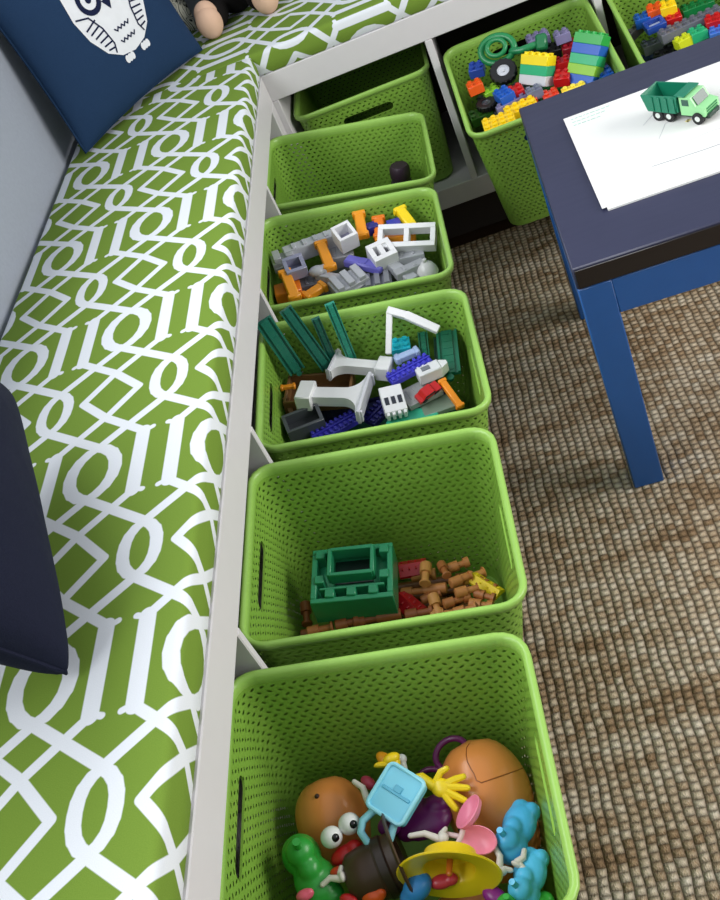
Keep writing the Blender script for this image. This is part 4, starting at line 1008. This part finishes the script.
pose(windows(.042, .036, .030, 2, WHT, 'white castle block with two slits in the middle of the castle basket', 'castle_block', 'toy block', CB, .24, P_(130, 132, 144)), (0.1522,0.9015,0.3590), (0.1943,0.9162,0.3548), (0, -.35, .93), .024)
pose(windows(.098, .038, .022, 2, WHT, 'white castle wall with two square windows at the right', 'castle_block', 'toy block', CB, .22, None), (0.1827,0.9403,0.3671), (0.2639,0.9243,0.3479), (0, -.5, .86), .016)
pose(block(.070, .036, .016, OR2, 'orange slab behind the white double-window wall', 'castle_block', 'toy block', CB, .001), (0.1763,0.9809,0.3541), (0.2245,0.9789,0.3446), n2, .016)
pose(block(.024, .018, .016, P_(52, 56, 168, .35), 'blue block behind the double-window wall', 'castle_block', 'toy block', CB, .001), (0.1921,0.9939,0.3625), (0.2130,0.9964,0.3593), n2, .016)
pose(block(.022, .018, .016, P_(40, 42, 130, .35), 'dark blue block between the two orange bars', 'castle_block', 'toy block', CB, .001), (0.1527,0.9986,0.3691), (0.1701,1.0021,0.3667), n2, .016)
dm = MB().lathe([(.019, 0), (.021, .004), (.019, .012), (.014, .020), (.006, .026), (0, .027)], 24).lathe([(0, .026), (.004, .027), (.004, .032), (0, .034)], 12).obj('castle_dome', P_(196, 196, 196), None); tag(dm, 'rounded light grey castle dome at the right front of the castle basket', 'toy dome')
pose(dm, (0.2300,0.8688,0.3301), (0.2563,0.8771,0.3273), n2, .024)
pose(block(.070, .018, .014, LGR, 'grey strut running towards the grey dome', 'castle_block', 'toy block', CB, .001), (0.1813,0.9024,0.3375), (0.2110,0.8600,0.3213), n2, .014)
pose(block(.054, .016, .014, P_(160, 162, 166), 'grey bar just left of the grey dome', 'castle_block', 'toy block', CB, .001, 2), (0.1927,0.8677,0.3328), (0.2344,0.8822,0.3286), n2, .014)
pose(crenel(.048, .034, .020, MGR, 'dull grey castle wall piece by the middle of the near wall', CB), (0.1293,0.8678,0.3386), (0.1764,0.8686,0.3300), n2, .020)
pose(block(.056, .040, .018, LGR, 'light grey slab below the double-window wall', 'castle_block', 'toy block', CB, .001, 2), (0.1905,0.9250,0.3374), (0.2382,0.9257,0.3287), n2, .018)
pose(block(.050, .036, .020, P_(150, 152, 158), 'grey slab between the long beam and the square frame', 'castle_block', 'toy block', CB, .001, 2), (0.0653,0.9632,0.3603), (0.1145,0.9664,0.3518), n2, .020)
pose(block(.046, .030, .018, P_(90, 92, 100), 'dark grey slab beside the orange box', 'castle_block', 'toy block', CB, .001, 2), (0.0107,0.9048,0.3558), (0.0521,0.9098,0.3493), n2, .018)
bt = empty('toy_bottle', 'dark purple toy bottle standing in the almost empty basket', 'toy bottle')
DP = P_(46, 30, 52, .45)
MB().lathe([(0, 0), (.022, 0), (.025, .004), (.025, .140), (.022, .152), (.018, .158)] + [(.018, .160), (0, .160)], 28).obj('bottle_body', DP, bt)
MB().lathe([(0, .158), (.020, .158), (.022, .162), (.022, .182), (.018, .188), (0, .190)], 28).obj('bottle_cap', P_(52, 30, 50, .5), bt)
at_b(bt, 'b1', .102, .092, .0045)

# ------------------------------------------------------------------ basket of bricks beside the table
k = 'lg'; nl = NRM[k]
fr = empty('toy_vehicle_frame', 'green tubular toy vehicle frame at the back of the brick basket', 'toy vehicle')
b = MB()
lp = [(.028 * math.cos(2 * PI * i / 20) * 1.0, .022 * math.sin(2 * PI * i / 20), .006) for i in range(20)]
b.tube(lp, .0058, 10, True); b.tube([(x * .55, y * .6, .016) for x, y, z in lp], .0040, 10, True); b.obj('hoop', P_(30, 128, 74), fr)
MB().tube([(.024, -.008, .008), (.040, -.012, .016), (.058, -.008, .014), (.070, -.004, .006)], .0058, 10).obj('boom', P_(32, 124, 76), fr)
MB().box((.074, -.004, .010), (.018, .026, .016), .003).obj('seat', P_(26, 110, 66), fr)
pose(fr, (0.4542,1.4125,0.4388), (0.5151,1.3963,0.4339), (-.05, -.75, .65), .012).scale = (1.25, 1.25, 1.25)
pose(wheel_toy('black toy wheel with a light grey hub, beside the green frame', .0270), (0.4641,1.3540,0.4116), (0.5018,1.3516,0.4107), (.1, -.55, .83), .016)
pose(wheel_toy('all black toy wheel at the left of the brick basket', .0200, False), (0.4147,1.3187,0.3768), (0.4477,1.3131,0.3751), nl, .012)
BL = [(BLK, 4, 2, (0.5550,1.4084,0.4000), (0.6003,1.4015,0.3978), 0, 'black brick behind the striped brick stacks'),
      (LIL, 2, 2, (0.5978,1.4048,0.4194), (0.6358,1.4050,0.4193), .25, 'lilac grey brick against the far wall of the brick basket'),
      (LIL, 3, 2, (0.5481,1.4461,0.4150), (0.5960,1.4476,0.4152), .1, 'grey-lilac brick between the green frame and the far wall'),
      (RED, 2, 2, (0.5847,1.3288,0.3975), (0.6127,1.3252,0.3964), .2, 'red brick between the two striped stacks, further one'),
      (RED, 2, 2, (0.5740,1.2972,0.3864), (0.6040,1.2864,0.3831), 0, 'red brick between the two striped stacks, nearer one'),
      (P_(150, 26, 40), 2, 2, (0.6113,1.3950,0.3958), (0.6399,1.3912,0.3946), 0, 'dark red brick behind the tall striped stack'),
      (ORA, 2, 2, (0.4019,1.3504,0.4067), (0.4369,1.3530,0.4073), .2, 'orange brick at the left wall of the brick basket'),
      (P_(56, 86, 180), 2, 2, (0.4171,1.4295,0.4109), (0.4511,1.4232,0.4089), 0, 'blue brick behind the orange brick'),
      (BLU, 2, 3, (0.4535,1.2910,0.3914), (0.4846,1.2984,0.3934), .2, 'blue brick below the black wheel'),
      (RED, 2, 2, (0.4785,1.2953,0.3884), (0.5083,1.2972,0.3888), .1, 'small red brick left of the yellow-green stack'),
      (LIL, 6, 1, (0.4507,1.2731,0.3759), (0.5366,1.2840,0.3786), .3, 'long lilac grey bar in front of the blue brick'),
      (YEL, 4, 3, (0.4073,1.2037,0.3809), (0.4788,1.2037,0.3805), .1, 'big yellow brick in the near left corner of the brick basket'),
      (YEL, 4, 2, (0.4665,1.2386,0.3762), (0.5171,1.2440,0.3775), 0, 'yellow brick beside the table corner'),
      (ORA, 2, 1, (0.4999,1.2559,0.3748), (0.5231,1.2583,0.3754), .1, 'small orange brick beside the long lilac bar'),
      (P_(222, 60, 34), 2, 2, (0.5384,1.2558,0.3726), (0.5711,1.2559,0.3724), .2, 'red-orange brick near the table edge'),
      (P_(248, 226, 80), 3, 2, (0.5721,1.2461,0.3675), (0.6283,1.2451,0.3669), 0, 'pale yellow brick in front of the red bricks'),
      (BLU, 2, 2, (0.6665,1.2747,0.3650), (0.6952,1.2768,0.3654), 0, 'blue brick in the corner right of the tall stack'),
      (NVY, 2, 2, (0.6844,1.3104,0.3648), (0.7100,1.3144,0.3659), 0, 'dark blue brick behind the blue corner brick'),
      (LIM, 2, 2, (0.4335,1.3459,0.3846), (0.4603,1.3500,0.3857), .2, 'lime brick between the orange brick and the wheel'),
      (P_(112, 116, 138), 2, 2, (0.5114,1.2713,0.3854), (0.5408,1.2733,0.3859), .3, 'grey-lilac brick above the long lilac bar'),
      (DGR, 4, 2, (0.4213,1.3211,0.3548), (0.4558,1.3212,0.3546), 0, 'dark grey brick under the big yellow brick'),
      (P_(60, 110, 40), 3, 2, (0.3957,1.3169,0.3578), (0.4264,1.3190,0.3583), 0, 'dark green brick left of the big yellow brick'),
      (GRN, 2, 2, (0.6350,1.2649,0.3602), (0.6623,1.2617,0.3592), 0, 'green brick at the foot of the tall striped stack')]
for c, nx, ny, A, B_, rl_, L in BL: pose(brick(c, L, nx, ny, .0192), A, B_, nl, .019, 'mid', -rl_)
def stack(cs, nx, ny, label):
    r = empty('brick_stack', label, 'brick stack', 'striped stacks of bricks'); z = 0
    for i, c in enumerate(cs):
        o = brick(c, None, nx, ny, .0192, None); del o['category']; o.parent = r; o.location = (0, 0, z); o.name = 'brick'; z += .0192
    return r

for o in list(bpy.data.objects):
    if o.get('group') in (CB, 'orange and yellow toy bars'): o.matrix_world = o.matrix_world @ Matrix.Diagonal((1.08, 1.22, 1.15, 1))
sv = Vector((.12, -.72, .62))
st = stack([BLU, LIM, TEA, BLU, P_(48, 168, 76)], 4, 2, 'tall stack of green, blue and lime bricks tilted towards the table')
def lean(o, Pt, xd, zd):
    x = Vector(xd).normalized(); z = Vector(zd); z = (z - x * z.dot(x)).normalized(); y = z.cross(x)
    o.matrix_world = Matrix(((x.x, y.x, z.x, Pt[0]), (x.y, y.y, z.y, Pt[1]), (x.z, y.z, z.z, Pt[2]), (0, 0, 0, 1)))
lean(st, (0.6319,1.2752,0.3549), (.70, -.70, -.14), (.20, .55, .80))
st = stack([P_(210, 214, 216), TEA, P_(250, 222, 30)], 4, 2, 'low stack of white, green and yellow bricks in the middle of the brick basket')
lean(st, (0.5359,1.3110,0.3740), (.72, -.68, -.10), (-.12, .62, .77))

# ------------------------------------------------------------------ second basket of bricks at the right edge
for c, nx, ny, A, B_, rl_, L in ((BLU, 2, 2, (0.7665,1.4283,0.3802), (0.7970,1.4260,0.3796), .2, 'blue brick at the left of the right-hand brick basket'), (ORA, 2, 2, (0.7971,1.4266,0.3900), (0.8230,1.4236,0.3892), .1, 'orange brick at the back of the right-hand brick basket'), (P_(248, 210, 30), 2, 2, (0.8210,1.4147,0.3910), (0.8466,1.4117,0.3902), .1, 'yellow brick at the back of the right-hand brick basket'), (P_(200, 30, 30), 2, 2, (0.8220,1.3995,0.3725), (0.8519,1.3974,0.3719), 0, 'red brick in front of the yellow one in the right-hand basket'), (P_(104, 104, 118), 8, 2, (0.8061,1.3524,0.3640), (0.9131,1.3611,0.3664), .2, 'long dark grey beam brick in the right-hand basket'), (P_(214, 220, 40), 2, 2, (0.8171,1.3189,0.3510), (0.8490,1.3253,0.3527), .3, 'lime yellow brick in front of the long grey beam'), (TEA, 2, 2, (0.8487,1.3223,0.3560), (0.8771,1.3242,0.3565), .2, 'green brick in front of the long grey beam'), (RED, 2, 2, (0.8848,1.3326,0.3649), (0.9111,1.3290,0.3640), .1, 'red brick at the right end of the grey beam'), (P_(70, 120, 210), 2, 2, (0.8839,1.3100,0.3506), (0.9102,1.3065,0.3497), .1, 'light blue brick at the right edge of the picture'), (DGR, 4, 2, (0.7657,1.3662,0.3471), (0.8190,1.3665,0.3472), .2, 'dark grey brick next to the table edge in the right-hand basket'), (P_(92, 88, 92), 3, 1, (0.7512,1.4128,0.3637), (0.7773,1.4307,0.3685), .1, 'grey brown brick along the left wall of the right-hand basket'), (BLK, 4, 2, (0.7812,1.3492,0.3323), (0.8359,1.3355,0.3286), 0, 'black brick beside the lime yellow brick'), (GRN, 4, 2, (0.8687,1.4170,0.3669), (0.9130,1.4157,0.3665), .2, 'dark green brick behind the long grey beam')):
    pose(brick(c, L, nx, ny, .0192), A, B_, NRM['l2'], .019, 'mid', -rl_)
pose(windows(.040, .034, .014, 1, P_(38, 72, 160), 'blue window frame brick with a white bar in the right-hand basket', 'window_brick', 'toy brick', None, .2, P_(190, 200, 220)), (0.7782,1.3869,0.3753), (0.8160,1.3900,0.3761), NRM['l2'], .014)

# ------------------------------------------------------------------ settle every toy inside its basket: nothing may cut through a wall or the floor
bpy.context.view_layer.update()
def world_verts(o):
    out = [o.matrix_world @ v.co for v in o.data.vertices] if o.type == 'MESH' else []
    for c in o.children: out += world_verts(c)
    return out
BI = {k: Matrix(((v[1][0], v[2][0], v[3][0], v[0][0]), (v[1][1], v[2][1], v[3][1], v[0][1]), (v[1][2], v[2][2], v[3][2], v[0][2]), (0, 0, 0, 1))) for k, v in BASKETS.items()}
for o in list(COL.objects):
    if o.parent or 'category' not in o or not (o['category'].startswith('toy') or o['category'] == 'brick stack') or o.name.startswith('toy_dump'): continue
    for k, M in BI.items():
        p = M.inverted() @ o.matrix_world.translation
        if abs(p.x) > HD + .05 or abs(p.y) > HW + .05 or not -.05 < p.z < .40: continue
        Q = [M.inverted() @ v for v in world_verts(o)]; G = .0034
        Q2 = [q for q in Q if q.z < H - .002] or Q
        dx = max(0, max(-q.x - hd(q.z) + G for q in Q2)) - max(0, max(q.x - hd(q.z) + G for q in Q2))
        dy = max(0, max(-q.y - hw(q.z) + G for q in Q2)) - max(0, max(q.y - hw(q.z) + G for q in Q2))
        dz = max(0, .0042 - min(q.z for q in Q))
        if abs(dx) + abs(dy) + dz > .0005: o.matrix_world = Matrix.Translation(M.to_3x3() @ Vector((dx, dy, dz))) @ o.matrix_world
        if abs(dx) + abs(dy) + dz > .012: print('SETTLED', o['label'], round(dx, 3), round(dy, 3), round(dz, 3))
        break

# ------------------------------------------------------------------ daylight and camera
w = bpy.data.worlds.new('World'); SC.world = w; w.use_nodes = True
nt = w.node_tree; bg = nt.nodes['Background']
tc = nt.nodes.new('ShaderNodeTexCoord'); sx = nt.nodes.new('ShaderNodeSeparateXYZ'); rp = nt.nodes.new('ShaderNodeValToRGB')
nt.links.new(tc.outputs['Generated'], sx.inputs[0]); nt.links.new(sx.outputs[2], rp.inputs[0])
rp.color_ramp.elements[0].position = 0.0; rp.color_ramp.elements[0].color = (.22, .23, .25, 1)
rp.color_ramp.elements[1].position = .85; rp.color_ramp.elements[1].color = (.84, .90, .95, 1)
nt.links.new(rp.outputs[0], bg.inputs[0]); bg.inputs[1].default_value = .48
def area(name, loc, rot, sx, sy, e, c=(1, 1, 1)):
    l = bpy.data.lights.new(name, 'AREA'); l.shape = 'RECTANGLE'; l.size = sx; l.size_y = sy; l.energy = e; l.color = c
    o = bpy.data.objects.new(name, l); o.location = loc; o.rotation_euler = rot; COL.objects.link(o); return o
area('window_daylight', (XW - .012, (WY0 + WY1) / 2, (WZ0 + WZ1) / 2), (0, -PI / 2, 0), WZ1 - WZ0 - .1, WY1 - WY0 - .1, 30, (.96, .98, 1.0))
area('right_window_daylight', (2.99, .05, 1.35), (0, PI / 2, 0), 1.4, 2.0, 56, (1.0, .97, .93))
cd = bpy.data.cameras.new('Camera'); cam = bpy.data.objects.new('Camera', cd); COL.objects.link(cam)
cd.sensor_fit = 'VERTICAL'; cd.sensor_height = 24; cd.lens = CAM_F * 1000 / 900 * 24; cd.clip_start = .02
cam.matrix_world = Matrix.Translation(CAM_LOC) @ Matrix(CAM_ROT).to_4x4()
SC.camera = cam
SC.view_settings.view_transform = 'Standard'; SC.view_settings.look = 'None'; SC.view_settings.gamma = 1; SC.view_settings.use_curve_mapping = False
SC.view_settings.exposure = 0.6
